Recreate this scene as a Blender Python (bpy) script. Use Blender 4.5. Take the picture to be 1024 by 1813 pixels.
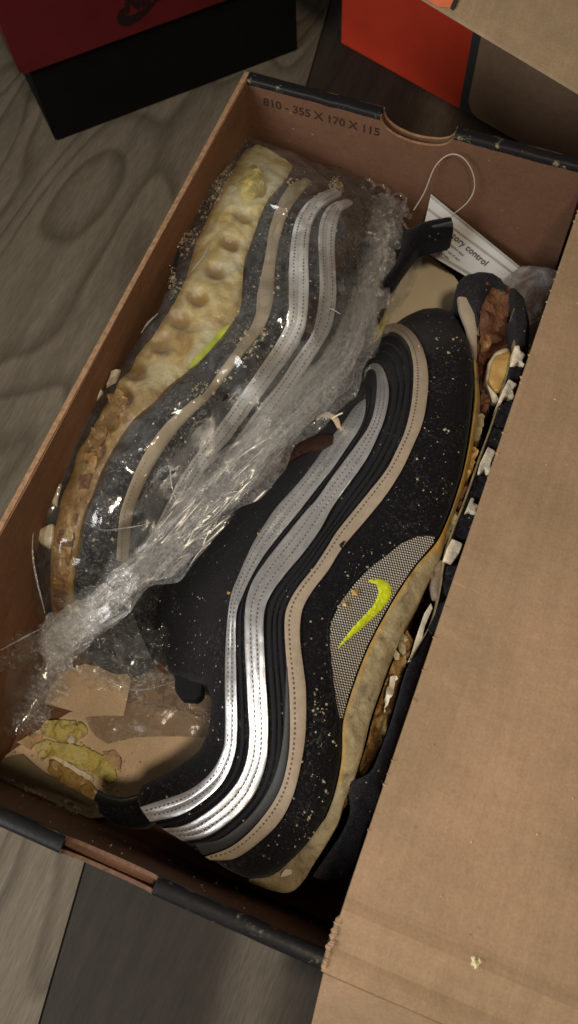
import bpy, bmesh, math, random
import numpy as np
from mathutils import Vector, Matrix
from mathutils.geometry import delaunay_2d_cdt
random.seed(7); rng = np.random.default_rng(7)
for o in list(bpy.data.objects): bpy.data.objects.remove(o)
S = 0.001                                    # everything below is in millimetres
scn = bpy.context.scene; COL = scn.collection

# ------------------------------------------------------------------ camera
CC = np.array([73.37957, -141.118, 426.115]); rv = np.array([-0.35874256, -0.10607522, -0.36400935]); FPX = 1496.6
th = np.linalg.norm(rv); k = rv/th; K = np.array([[0,-k[2],k[1]],[k[2],0,-k[0]],[-k[1],k[0],0]])
RR = np.eye(3)+np.sin(th)*K+(1-np.cos(th))*K@K
cam = bpy.data.cameras.new("camera"); co = bpy.data.objects.new("camera", cam); COL.objects.link(co)
M = Matrix([list(RR.T[i])+[CC[i]*S] for i in range(3)]+[[0,0,0,1]]); co.matrix_world = M
cam.sensor_fit = 'VERTICAL'; cam.sensor_height = 36; cam.lens = FPX/1813*36
cam.clip_start = 0.01; cam.clip_end = 20
cam.dof.use_dof = True; cam.dof.focus_distance = 0.365; cam.dof.aperture_fstop = 16.0
scn.camera = co
# ------------------------------------------------------------------ light
w = bpy.data.worlds.new("World"); scn.world = w; w.use_nodes = True
bg = w.node_tree.nodes['Background']; bg.inputs[0].default_value = (1.0, 0.86, 0.72, 1); bg.inputs[1].default_value = 0.11
def lamp(name, loc, target, size, power, colr):
    l = bpy.data.lights.new(name, 'AREA'); l.shape = 'DISK'; l.size = size*S; l.energy = power; l.color = colr
    o = bpy.data.objects.new(name, l); COL.objects.link(o); o.location = Vector(loc)*S
    o.rotation_euler = (Vector(target)-Vector(loc)).to_track_quat('-Z', 'Y').to_euler(); return o
lamp("room_lamp", (215, -250, 860), (0, 0, 60), 90, 3.1, (1.0, 0.83, 0.62))
lamp("added_stripe_light", (-350, -480, 480), (10, -120, 70), 420, 4.2, (1.0, 0.98, 0.96))  # added light with no real source, for highlights on the silver heel stripes
scn.view_settings.view_transform = 'Standard'; scn.view_settings.look = 'None'
scn.view_settings.exposure = 0.0; scn.view_settings.gamma = 1
scn.render.engine = 'CYCLES'
scn.cycles.transparent_max_bounces = 40; scn.cycles.max_bounces = 8

# ------------------------------------------------------------------ projection: a photo pixel traced onto a height z
def P(px, py, z):
    d = RR.T @ np.array([(px-512)/FPX, -(py-906.5)/FPX, -1.0]); t = (z-CC[2])/d[2]
    return CC + d*t
def PY(px, py, y):
    d = RR.T @ np.array([(px-512)/FPX, -(py-906.5)/FPX, -1.0]); return CC+d*(y-CC[1])/d[1]
def drape(px, py, H, off=0.0):
    z = 70.0
    for _ in range(14):
        q = P(px, py, z); z = 0.5*z + 0.5*(H(q[0], q[1])+off)
    return P(px, py, z)
class TPS:                                    # smooth height field through control points
    def __init__(s, pts, lam=30.0):
        A = np.array([list(P(*p)) for p in pts]); s.xy = A[:, :2]; n = len(A); s.n = n
        Kk = s.phi(s.xy, s.xy)+lam*np.eye(n); Q = np.c_[np.ones(n), s.xy]
        L = np.block([[Kk, Q], [Q.T, np.zeros((3, 3))]]); s.w = np.linalg.solve(L, np.r_[A[:, 2], 0, 0, 0])
    def phi(s, a, b):
        d2 = ((a[:, None, :]-b[None])**2).sum(-1); return 0.5*d2*np.log(d2+1e-9)
    def arr(s, xy):
        xy = np.asarray(xy, float).reshape(-1, 2); return s.phi(xy, s.xy)@s.w[:s.n]+np.c_[np.ones(len(xy)), xy]@s.w[s.n:]
    def __call__(s, x, y): return float(s.arr([[x, y]])[0])

# ------------------------------------------------------------------ curve tools
def catmull(pts, n):
    p = np.array(pts, float)
    if len(p) == 2: return np.linspace(p[0], p[1], n)
    q = np.vstack([2*p[0]-p[1], p, 2*p[-1]-p[-2]]); out = []
    for i in range(len(p)-1):
        a, b, c, d = q[i:i+4]
        for t in np.linspace(0, 1, 12, endpoint=False):
            out.append(.5*((2*b)+(-a+c)*t+(2*a-5*b+4*c-d)*t*t+(-a+3*b-3*c+d)*t**3))
    out.append(p[-1]); return resample(np.array(out), n)
def resample(c, n):
    d = np.r_[0, np.cumsum(np.linalg.norm(np.diff(c, axis=0), axis=1))]; t = np.linspace(0, d[-1], n)
    return np.stack([np.interp(t, d, c[:, i]) for i in range(c.shape[1])], 1)
def closed(pts, step):
    p = np.array(list(pts)+[pts[0]], float); L = np.linalg.norm(np.diff(p, axis=0), axis=1).sum()
    return resample(p, max(6, int(L/step)))[:-1]
def h2(x, y, s=0):                            # cheap smooth value noise
    x = np.asarray(x, float); y = np.asarray(y, float); xi = np.floor(x).astype(int); yi = np.floor(y).astype(int)
    fx = x-xi; fy = y-yi; fx = fx*fx*(3-2*fx); fy = fy*fy*(3-2*fy)
    def r(a, b): v = np.sin(a*127.1+b*311.7+s*74.7)*43758.5453; return v-np.floor(v)
    return (r(xi, yi)*(1-fx)+r(xi+1, yi)*fx)*(1-fy)+(r(xi, yi+1)*(1-fx)+r(xi+1, yi+1)*fx)*fy-.5

# ------------------------------------------------------------------ objects
def thing(name, label, cat, loc=(0, 0, 0), group=None):
    o = bpy.data.objects.new(name, None); COL.objects.link(o); o.location = Vector(loc)*S; o.empty_display_size = .01
    o['label'] = label; o['category'] = cat
    if group: o['group'] = group
    return o
def tag(o, label, cat, group=None):
    o['label'] = label; o['category'] = cat
    if group: o['group'] = group
    return o
def mesh(name, verts, faces, mat, parent=None, uv=None, smooth=True, kind=None, mats=None, fmat=None):
    me = bpy.data.meshes.new(name); v = np.asarray(verts, float)*S
    me.from_pydata([tuple(a) for a in v], [], [tuple(int(i) for i in f) for f in faces])
    if uv is not None:
        l = me.uv_layers.new(name="UVMap"); idx = np.empty(len(me.loops), int); me.loops.foreach_get('vertex_index', idx)
        l.data.foreach_set('uv', np.asarray(uv, float)[idx].ravel())
    for m in (mats or [mat]): me.materials.append(m)
    if fmat is not None: me.polygons.foreach_set('material_index', fmat)
    if smooth: me.polygons.foreach_set('use_smooth', [True]*len(me.polygons))
    me.validate(); me.update()
    if smooth and len(me.polygons) < 60000: me.set_sharp_from_angle(angle=math.radians(48))
    o = bpy.data.objects.new(name, me); COL.objects.link(o)
    if parent is not None:
        o.parent = parent; p = parent; off = Vector((0, 0, 0))
        while p is not None: off += p.location; p = p.parent
        o.location = -off
    if kind: o['kind'] = kind
    return o
def inpoly(poly, x, y):
    ins = np.zeros(len(x), bool); j = len(poly)-1
    for i in range(len(poly)):
        xi, yi = poly[i]; xj, yj = poly[j]
        c = ((yi > y) != (yj > y)) & (x < (xj-xi)*(y-yi)/(yj-yi+1e-12)+xi); ins ^= c; j = i
    return ins
def edist(poly, xy):
    d = np.full(len(xy), 1e9)
    for i in range(len(poly)):
        a = poly[i]; b = poly[(i+1) % len(poly)]; ab = b-a; t = np.clip(((xy-a)@ab)/(ab@ab+1e-12), 0, 1)
        d = np.minimum(d, np.linalg.norm(xy-(a+t[:, None]*ab), axis=1))
    return d
def patch(name, poly, zf, mat, parent=None, step=3.0, r=0.0, drop=0.0, noise=0.0, nscale=8.0, thick=1.0, floor=None,
          smooth=True, rough=0.0, world=False, extra=None, kind=None):
    """a solid sheet: outline traced at its own height, inside meshed, edge rounded, with an underside"""
    H = (lambda x, y: zf) if not callable(zf) else zf
    pw = [np.array(q[:2], float) for q in poly] if world else [drape(q[0], q[1], H)[:2] if callable(zf) else P(q[0], q[1], zf)[:2] for q in poly]
    b = closed(pw, step)
    if rough: b = b+rng.normal(0, rough, b.shape)
    mn = b.min(0); mx = b.max(0); gx, gy = np.meshgrid(np.arange(mn[0], mx[0], step), np.arange(mn[1], mx[1], step))
    g = np.c_[gx.ravel(), gy.ravel()]+rng.normal(0, step*.08, (gx.size, 2))
    g = g[inpoly(b, g[:, 0], g[:, 1])]
    if len(g): g = g[edist(b, g) > step*.45]
    if r and len(g):                       # rows of points close to the edge, so it rounds off
        d0 = edist(b, g); g = g[(d0 > r*.5) | (d0 < 0)]
        c = np.roll(b, -1, 0)-np.roll(b, 1, 0); nn = np.c_[-c[:, 1], c[:, 0]]; nn /= np.linalg.norm(nn, axis=1)[:, None]+1e-9
        if ((b*np.roll(b, -1, 0)[:, ::-1])@[1, -1]).sum() < 0: nn = -nn
        for f in (.12, .35):
            q = b+nn*r*f; ok = inpoly(b, q[:, 0], q[:, 1]); q = q[ok]; q = q[edist(b, q) > r*f*.8]; g = np.vstack([g, q])
    allp = np.vstack([b, g]) if len(g) else b
    n = len(b); res = delaunay_2d_cdt([Vector(p) for p in allp], [(i, (i+1) % n) for i in range(n)], [], 1, 1e-5)
    if not res[2]: res = delaunay_2d_cdt([Vector(p) for p in allp], [], [list(range(n))], 1, 1e-5)
    V = np.array([tuple(v) for v in res[0]]); F = [list(f) for f in res[2]]
    z = zf.arr(V) if isinstance(zf, TPS) else (np.array([H(*p) for p in V]))
    if drop:
        d = edist(b, V); u = np.clip(1-d/r, 0, 1); z = z-drop*(1-np.sqrt(np.clip(1-u*u, 0, 1)))
    if noise: z = z+noise*(h2(V[:, 0]/nscale, V[:, 1]/nscale, 3)*1.4+h2(V[:, 0]*2.3/nscale, V[:, 1]*2.3/nscale, 5)*.8+h2(V[:, 0]*5/nscale, V[:, 1]*5/nscale, 9)*.5)
    if extra is not None: z = z+extra(V)
    m = len(V); zb = (z-thick) if floor is None else np.full(m, float(floor))
    verts = np.vstack([np.c_[V, z], np.c_[V, zb]])
    faces = []; cnt = {}
    for f in F:
        a, b_, c_ = V[f[0]], V[f[1]], V[f[2]]
        if (b_[0]-a[0])*(c_[1]-a[1])-(b_[1]-a[1])*(c_[0]-a[0]) < 0: f = f[::-1]
        faces.append(f); faces.append([i+m for i in f[::-1]])
        for i in range(len(f)):
            e = (f[i], f[(i+1) % len(f)]); cnt[e] = 1
    for (i, j) in list(cnt):
        if (j, i) not in cnt: faces.append([i, i+m, j+m, j])
    return mesh(name, verts, faces, mat, parent, uv=np.vstack([V, V]), smooth=smooth, kind=kind)
def curve3(pts, H, n, off=0.0):
    c = catmull(pts, n)
    if callable(H): return np.array([drape(q[0], q[1], H, off) for q in c])
    if np.isscalar(H): return np.array([P(q[0], q[1], H) for q in c])
    zz = np.interp(np.linspace(0, 1, n), np.linspace(0, 1, len(H)), H); return np.array([P(q[0], q[1], z+off) for q, z in zip(c, zz)])
def band(name, A, B, mat, parent=None, h=1.2, lobes=1, lift=.6, skirt=3.0, nv=10, wob=0.0, taper=0.0):
    """a raised strip between two 3D curves, with lobed cross-section and side walls"""
    n = len(A); ts = np.linspace(0, 1, nv*lobes+1); V = []; U = []
    L = np.r_[0, np.cumsum(np.linalg.norm(np.diff((A+B)/2, axis=0), axis=1))]
    W = np.linalg.norm(A-B, axis=1)
    for i in range(n):
        e = 1.0
        if taper: e = min(1, i/(n*taper)+.05, (n-1-i)/(n*taper)+.05)
        V.append(A[i]+[0, 0, -skirt]); U.append((L[i], -.1))
        for t in ts:
            q = A[i]*(1-t)+B[i]*t; a = abs(math.sin(math.pi*t*lobes))**.55
            V.append(q+[0, 0, lift+h*a*e]); U.append((L[i], t))
        V.append(B[i]+[0, 0, -skirt]); U.append((L[i], 1.1))
    V = np.array(V); m = len(ts)+2
    if wob: V[:, 2] += wob*h2(V[:, 0]/3, V[:, 1]/3, 2)
    cr = np.cross(A[n//2+1]-A[n//2], B[n//2]-A[n//2])[2]
    F = []
    for i in range(n-1):
        for j in range(m-1):
            f = [i*m+j, (i+1)*m+j, (i+1)*m+j+1, i*m+j+1]; F.append(f if cr > 0 else f[::-1])
    return mesh(name, V, F, mat, parent, uv=U)
def tube(name, pts, rad, mat, parent=None, n=8, smooth_n=None, flat=1.0, kind=None):
    c = catmull(pts, smooth_n or len(pts)*6); N = len(c)
    rr = np.interp(np.linspace(0, 1, N), np.linspace(0, 1, len(rad)), rad) if hasattr(rad, '__len__') else np.full(N, rad)
    V = []; F = []
    for i in range(N):
        t = c[min(i+1, N-1)]-c[max(i-1, 0)]; t = t/(np.linalg.norm(t)+1e-9); u = np.cross(t, [0, 0, 1.0])
        u = u/(np.linalg.norm(u)+1e-9); v = np.cross(u, t)
        for j in range(n):
            a = 2*math.pi*j/n; V.append(c[i]+rr[i]*(math.cos(a)*u+math.sin(a)*v*flat))
    for i in range(N-1):
        for j in range(n): F.append([i*n+j, i*n+(j+1) % n, (i+1)*n+(j+1) % n, (i+1)*n+j])
    F.append(list(range(n))[::-1]); F.append([(N-1)*n+j for j in range(n)])
    return mesh(name, V, F, mat, parent, kind=kind)
def rocks(pos, size, seed=0, flat=.7):
    r = np.random.default_rng(seed); V = []; F = []
    base = np.array([(1,0,0),(-1,0,0),(0,1,0),(0,-1,0),(0,0,1),(0,0,-1)], float); bf = [(0,2,4),(2,1,4),(1,3,4),(3,0,4),(2,0,5),(1,2,5),(3,1,5),(0,3,5)]
    for p, s in zip(pos, size):
        a = r.uniform(0, 6.28); c, s_ = math.cos(a), math.sin(a)
        q = base*r.uniform(.6, 1.3, (6, 1))+r.normal(0, .15, (6, 3)); q = q@np.array([[c, s_, 0], [-s_, c, 0], [0, 0, flat]])*s; k0 = len(V)
        V += [np.array(p)+v for v in q]; F += [tuple(i+k0 for i in f) for f in bf]
    return V, F
def box(name, x0, x1, y0, y1, z0, z1, mat, parent=None, **k):
    V = [(x, y, z) for x in (x0, x1) for y in (y0, y1) for z in (z0, z1)]
    F = [(0,1,3,2),(4,6,7,5),(0,4,5,1),(2,3,7,6),(0,2,6,4),(1,5,7,3)]
    return mesh(name, V, F, mat, parent, smooth=False, **k)
def plate(name, quad, mat, parent=None, thick=1.5, nu=24, nv=24, bend=None, **k):
    """solid bilinear sheet through four 3D corners (thickness against its normal)"""
    a, b, c, d = [np.array(q, float) for q in quad]; nrm = np.cross(b-a, d-a); nrm /= np.linalg.norm(nrm)
    V = []; U = []
    for s_ in (0, 1):
        for i in range(nu+1):
            for j in range(nv+1):
                u, v = i/nu, j/nv; p = (a*(1-u)+b*u)*(1-v)+(d*(1-u)+c*u)*v
                if bend is not None: p = p+nrm*bend(u, v, p)
                V.append(p-nrm*thick*s_); U.append((u*np.linalg.norm(b-a), v*np.linalg.norm(d-a)))
    m = (nu+1)*(nv+1); F = []
    g = lambda i, j: i*(nv+1)+j
    for i in range(nu):
        for j in range(nv):
            F.append((g(i,j), g(i+1,j), g(i+1,j+1), g(i,j+1))); F.append(tuple(x+m for x in (g(i,j+1), g(i+1,j+1), g(i+1,j), g(i,j))))
    for i in range(nu):
        F.append((g(i,0), g(i,0)+m, g(i+1,0)+m, g(i+1,0))); F.append((g(i+1,nv), g(i+1,nv)+m, g(i,nv)+m, g(i,nv)))
    for j in range(nv):
        F.append((g(0,j+1), g(0,j+1)+m, g(0,j)+m, g(0,j))); F.append((g(nu,j), g(nu,j)+m, g(nu,j+1)+m, g(nu,j+1)))
    return mesh(name, V, F, mat, parent, uv=U, smooth=False, **k)
def text(name, s, size, mat, origin, xdir, ydir, parent, shear=0, depth=.1, bold=0):
    cu = bpy.data.curves.new(name, 'FONT'); cu.body = s; cu.size = size*S; cu.extrude = depth*S; cu.shear = shear; cu.offset = bold*S
    t = bpy.data.objects.new(name, cu); COL.objects.link(t); bpy.context.view_layer.update()
    me = bpy.data.meshes.new_from_object(t.evaluated_get(bpy.context.evaluated_depsgraph_get())); bpy.data.objects.remove(t)
    me.materials.clear(); me.materials.append(mat); o = bpy.data.objects.new(name, me); COL.objects.link(o)
    x = Vector(xdir).normalized(); y = Vector(ydir); y = (y-x*y.dot(x)).normalized(); z = x.cross(y)
    Mx = Matrix((x, y, z)).transposed().to_4x4(); Mx.translation = Vector(origin)*S
    o.parent = parent; off = Vector((0, 0, 0)); p = parent
    while p is not None: off += p.location; p = p.parent
    Mx.translation -= off; o.matrix_local = Mx; return o

# ------------------------------------------------------------------ materials
class N:
    def __init__(s, name):
        s.m = bpy.data.materials.new(name); s.m.use_nodes = True; s.t = s.m.node_tree; s.b = s.t.nodes['Principled BSDF']
        s.out = s.t.nodes['Material Output']
    def n(s, typ, **kw):
        o = s.t.nodes.new(typ)
        for a, v in kw.items():
            if a in o.inputs.keys() if isinstance(a, str) else False: o.inputs[a].default_value = v
            else: setattr(o, a, v)
        return o
    def l(s, a, b): s.t.links.new(a, b)
    def coords(s, kind='Object', scale=(1, 1, 1), rot=(0, 0, 0)):
        tc = s.n('ShaderNodeTexCoord'); mp = s.n('ShaderNodeMapping'); mp.inputs['Scale'].default_value = scale; mp.inputs['Rotation'].default_value = rot
        s.l(tc.outputs[kind], mp.inputs[0]); return mp.outputs[0]
    def noise(s, co, scale, detail=4, rough=.6, dist=0):
        t = s.n('ShaderNodeTexNoise'); s.l(co, t.inputs['Vector']); t.inputs['Scale'].default_value = scale; t.inputs['Detail'].default_value = detail
        t.inputs['Roughness'].default_value = rough; t.inputs['Distortion'].default_value = dist; return t.outputs['Fac']
    def ramp(s, fac, stops):
        r = s.n('ShaderNodeValToRGB'); s.l(fac, r.inputs[0]); e = r.color_ramp.elements
        while len(e) < len(stops): e.new(.5)
        for el, (p, c) in zip(e, stops): el.position = p; el.color = (*c, 1) if len(c) == 3 else c
        return r.outputs[0]
    def mix(s, fac, a, b, blend='MIX'):
        m = s.n('ShaderNodeMix', data_type='RGBA', blend_type=blend)
        for sock, v in ((m.inputs[0], fac), (m.inputs[6], a), (m.inputs[7], b)):
            if hasattr(v, 'is_linked') or hasattr(v, 'links'): s.l(v, sock)
            else: sock.default_value = v if not isinstance(v, tuple) else (*v, 1)[:4]
        return m.outputs[2]
    def math(s, op, a, b=0.0):
        m = s.n('ShaderNodeMath', operation=op)
        for sock, v in ((m.inputs[0], a), (m.inputs[1], b)):
            if hasattr(v, 'links'): s.l(v, sock)
            else: sock.default_value = v
        return m.outputs[0]
    def bump(s, h, strength=.5, dist=.5):
        b = s.n('ShaderNodeBump'); b.inputs['Strength'].default_value = strength; b.inputs['Distance'].default_value = dist*S
        s.l(h, b.inputs['Height']); s.l(b.outputs[0], s.b.inputs['Normal']); return b
    def col(s, c):
        if hasattr(c, 'links'): s.l(c, s.b.inputs['Base Color'])
        else: s.b.inputs['Base Color'].default_value = (*c, 1)
    def set(s, **k):
        for a, v in k.items():
            a = a.replace('_', ' ')
            if hasattr(v, 'links'): s.l(v, s.b.inputs[a])
            else: s.b.inputs[a].default_value = v
        return s

def m_plain(name, c, rough=.7, var=.25, scale=120, bump=.3, bdist=.3, spec=.3):
    m = N(name); co = m.coords(); f = m.noise(co, scale, 5)
    m.col(m.ramp(f, [(.3, tuple(x*(1-var) for x in c)), (.7, tuple(min(1, x*(1+var)) for x in c))]))
    m.set(Roughness=rough, Specular_IOR_Level=spec)
    if bump: m.bump(m.noise(co, scale*6, 4), bump, bdist)
    return m.m
def m_kraft(name, c, dust=.25, line_rot=0.0, flute=False):
    m = N(name); co = m.coords()
    big = m.noise(co, 14, 4, .6); fine = m.noise(co, 900, 3, .7)
    base = m.ramp(big, [(.3, (c[0]*.84, c[1]*.86, c[2]*.80)), (.7, (c[0]*1.14, c[1]*1.12, c[2]*1.12))]); md = m.noise(co, 75, 5, .75); base = m.mix(.5, base, m.ramp(md, [(.35, (.86, .87, .84)), (.65, (1.1, 1.09, 1.09))]), 'MULTIPLY')
    fib = m.ramp(fine, [(.3, (.78, .76, .74)), (.7, (1.12, 1.12, 1.12))]); base = m.mix(.6, base, fib, 'MULTIPLY')
    st = m.coords('Object', (1, .06, 1), (0, 0, line_rot)); sn = m.noise(st, 260, 3); base = m.mix(.35, base, m.ramp(sn, [(.35, (.86, .85, .84)), (.65, (1.08, 1.08, 1.08))]), 'MULTIPLY')
    v = m.n('ShaderNodeTexVoronoi'); m.l(co, v.inputs['Vector']); v.inputs['Scale'].default_value = 150
    spk = m.ramp(v.outputs['Distance'], [(.05, (1, 1, 1)), (.11, (0, 0, 0))]); dn = m.ramp(m.noise(co, 30, 3), [(.52, (0, 0, 0)), (.7, (1, 1, 1))])
    sp2 = m.mix(1.0, spk, dn, 'MULTIPLY'); base = m.mix(m.math('MULTIPLY', sp2, dust), base, (.62, .55, .38))
    v2 = m.n('ShaderNodeTexVoronoi'); m.l(co, v2.inputs['Vector']); v2.inputs['Scale'].default_value = 60
    base = m.mix(m.math('MULTIPLY', m.ramp(v2.outputs['Distance'], [(.03, (1, 1, 1)), (.06, (0, 0, 0))]), .25), base, tuple(x*.35 for x in c))
    h_ = m.math('ADD', sn, m.math('MULTIPLY', fine, .4))
    if flute:
        sp3 = m.n('ShaderNodeSeparateXYZ'); m.l(m.coords(), sp3.inputs[0]); yy = m.math('ADD', sp3.outputs[1], m.math('MULTIPLY', m.noise(co, 8, 2), .01)); wv = m.math('SINE', m.math('MULTIPLY', yy, 6.283/.0058))
        h_ = m.math('ADD', h_, m.math('MULTIPLY', wv, .07)); base = m.mix(m.math('MULTIPLY', m.math('ADD', m.math('MULTIPLY', wv, .5), .5), .015), base, tuple(x*.6 for x in c))
        sc = m.coords('Object', (.10, 1, 1), (0, 0, .12)); sr = m.ramp(m.noise(sc, 420, 3, .6, .6), [(.66, (0, 0, 0)), (.72, (1, 1, 1))]); pz = m.ramp(m.noise(co, 17, 3), [(.5, (0, 0, 0)), (.62, (1, 1, 1))])
        base = m.mix(m.math('MULTIPLY', m.mix(1.0, sr, pz, 'MULTIPLY'), .35), base, tuple(min(1, x*1.55) for x in c))
    m.col(base); m.set(Roughness=.75, Specular_IOR_Level=.25)
    m.bump(h_, .45, .45); return m.m
def m_suede(name, c=(.0045, .0045, .006), dust=1.0, dcol=(.22, .21, .18), cov=.5):
    m = N(name); co = m.coords(); f = m.noise(co, 1500, 3, .7)
    base = m.ramp(f, [(.35, tuple(x*.4 for x in c)), (.7, tuple(x*1.9 for x in c))])
    cl = m.ramp(m.noise(co, 40, 5, .75), [(cov, (0, 0, 0)), (cov+.24, (1, 1, 1))]); g = m.ramp(m.noise(co, 650, 3, .8), [(.5, (0, 0, 0)), (.75, (1, 1, 1))])
    base = m.mix(m.math('MULTIPLY', m.math('ADD', m.math('MULTIPLY', m.mix(1.0, cl, g, 'MULTIPLY'), 1.0), m.math('MULTIPLY', g, .10)), .5*dust), base, dcol)
    v = m.n('ShaderNodeTexVoronoi'); m.l(co, v.inputs['Vector']); v.inputs['Scale'].default_value = 330
    spk = m.ramp(v.outputs['Distance'], [(.09, (1, 1, 1)), (.17, (0, 0, 0))]); rnd = m.ramp(v.outputs['Color'], [(.62, (0, 0, 0)), (.8, (1, 1, 1))])
    base = m.mix(m.math('MULTIPLY', m.mix(1.0, spk, rnd, 'MULTIPLY'), .75*dust), base, tuple(min(1, x*2.2) for x in dcol))
    m.col(base); m.set(Roughness=.95, Specular_IOR_Level=.12, Sheen_Weight=.06, Sheen_Roughness=.5); m.bump(f, .6, .4); return m.m
def m_ribbon(name, c, metal, rough, wear=.3, scuff=(.3, .3, .3)):
    m = N(name); uv = m.coords('UV'); co = m.coords()
    f = m.noise(co, 260, 4); base = m.ramp(f, [(.3, tuple(x*.8 for x in c)), (.7, c)])
    gr = m.ramp(m.noise(co, 900, 3, .8), [(.62, (0, 0, 0)), (.72, (1, 1, 1))]); base = m.mix(m.math('MULTIPLY', gr, wear), base, scuff)
    m.col(base); m.set(Metallic=metal, Roughness=rough, Specular_IOR_Level=.4); m.bump(m.noise(co, 1400, 3), .35, .25); return m.m
def m_foam(name, stops, scale=70, bump=.8, bd=1.5, trans=0.0, rough=.55, spec=.4, lengthwise=False, stain=None):
    m = N(name); co = m.coords(); f = m.noise(co, scale, 6, .65, .8); base = m.ramp(f, stops)
    if stain:
        at = m.n('ShaderNodeAttribute'); at.attribute_name = 'stain'; sf = m.math('MULTIPLY', at.outputs['Fac'], m.math('ADD', .55, m.math('MULTIPLY', f, .9)))  # amber staining and, in the cushion hollows, painted shade
    if lengthwise:
        sp = m.n('ShaderNodeSeparateXYZ'); m.l(co, sp.inputs[0]); yy = m.math('ADD', sp.outputs[1], m.math('MULTIPLY', m.math('SUBTRACT', f, .5), .10))
        a_ = m.n('ShaderNodeMapRange'); m.l(yy, a_.inputs[0]); a_.inputs[1].default_value = -.06; a_.inputs[2].default_value = .13
        base = m.mix(m.math('MULTIPLY', a_.outputs[0], .85), m.ramp(f, [(.3, (.20, .09, .03)), (.5, (.42, .26, .09)), (.7, (.52, .42, .18))]), base)
    if stain: base = m.mix(sf, base, stain)
    m.col(base); m.set(Roughness=rough, Specular_IOR_Level=spec, Subsurface_Weight=trans)
    m.b.inputs['Subsurface Radius'].default_value = (.004, .003, .0015); m.b.inputs['Subsurface Scale'].default_value = 1.0
    m.bump(m.noise(co, scale*3.5, 5, .7), bump, bd); return m.m
def m_film(name, haze=.06, gloss=.20, tint=(.93, .93, .92), crinkle=260, bstr=.9, bd=.9, rough=.12, streak=None):
    m = N(name); t = m.t; t.nodes.remove(m.b); co = m.coords() if streak is None else m.coords('UV', streak)
    tr = m.n('ShaderNodeBsdfTransparent'); tr.inputs[0].default_value = (.97, .97, .96, 1)
    gl = m.n('ShaderNodeBsdfGlossy'); gl.inputs['Roughness'].default_value = rough; gl.inputs['Color'].default_value = (1, 1, 1, 1)
    df = m.n('ShaderNodeBsdfDiffuse'); df.inputs[0].default_value = (*tint, 1)
    b = m.n('ShaderNodeBump'); b.inputs['Strength'].default_value = bstr; b.inputs['Distance'].default_value = bd*S
    n1 = m.noise(co, crinkle, 4, .6, 1.2); m.l(n1, b.inputs['Height'])
    for x in (gl, df): m.l(b.outputs[0], x.inputs['Normal'])
    lw = m.n('ShaderNodeLayerWeight'); lw.inputs['Blend'].default_value = .35; m.l(b.outputs[0], lw.inputs['Normal'])
    fac = m.math('ADD', m.math('MULTIPLY', lw.outputs['Fresnel'], .22), gloss*.5)
    hz = m.math('MULTIPLY', m.math('ADD', .35, m.math('MULTIPLY', m.ramp(n1, [(.4, (0, 0, 0)), (.75, (1, 1, 1))]), 1.6)), haze)
    m1 = m.n('ShaderNodeMixShader'); m.l(hz, m1.inputs[0]); m.l(tr.outputs[0], m1.inputs[1]); m.l(df.outputs[0], m1.inputs[2])
    m2 = m.n('ShaderNodeMixShader'); m.l(fac, m2.inputs[0]); m.l(m1.outputs[0], m2.inputs[1]); m.l(gl.outputs[0], m2.inputs[2])
    m.l(m2.outputs[0], m.out.inputs[0]); return m.m
LIT_STREAK = .034                                   # offset across the dark plank of a lit patch painted as a pale streak
def m_wood(name, c0, c1, cath=0.0):
    ang = math.atan2(.155, .988)
    m = N(name); co = m.coords('Object', (1, .09, 1), (0, 0, -ang)); ring = m.coords('Object', (1, .30, 1), (0, 0, -ang))
    n = m.noise(co, 900, 6, .75); n2 = m.noise(co, 90, 5, .65)
    base = m.ramp(n2, [(.25, c0), (.75, c1)]); base = m.mix(.8, base, m.ramp(n, [(.32, (.62, .62, .64)), (.68, (1.2, 1.2, 1.2))]), 'MULTIPLY')
    h = n
    if cath:
        big = m.noise(ring, 8.5, 2.2, .42, .2); fr = m.math('FRACT', m.math('MULTIPLY', big, 26.0))
        lin = m.ramp(fr, [(.0, (.50, .46, .43)), (.12, (.66, .64, .62)), (.3, (.95, .95, .95)), (.85, (1.05, 1.05, 1.05)), (1.0, (.50, .46, .43))])
        base = m.mix(cath, base, lin, 'MULTIPLY')
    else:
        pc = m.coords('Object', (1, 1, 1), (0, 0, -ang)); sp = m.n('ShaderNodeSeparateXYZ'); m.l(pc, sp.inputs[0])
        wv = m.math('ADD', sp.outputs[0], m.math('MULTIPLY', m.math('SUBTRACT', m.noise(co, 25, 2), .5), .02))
        st = m.math('MULTIPLY', m.math('SUBTRACT', wv, LIT_STREAK), 1/.013); g = m.math('POWER', 2.718, m.math('MULTIPLY', m.math('MULTIPLY', st, st), -1.0))
        base = m.mix(m.math('MULTIPLY', g, .8), base, m.ramp(n, [(.3, (.06, .052, .04)), (.7, (.14, .12, .09))]))  # pool of light painted into the wood colour
    m.col(base); m.set(Roughness=.6, Specular_IOR_Level=.2); m.bump(n, .3, .25); return m.m

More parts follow.
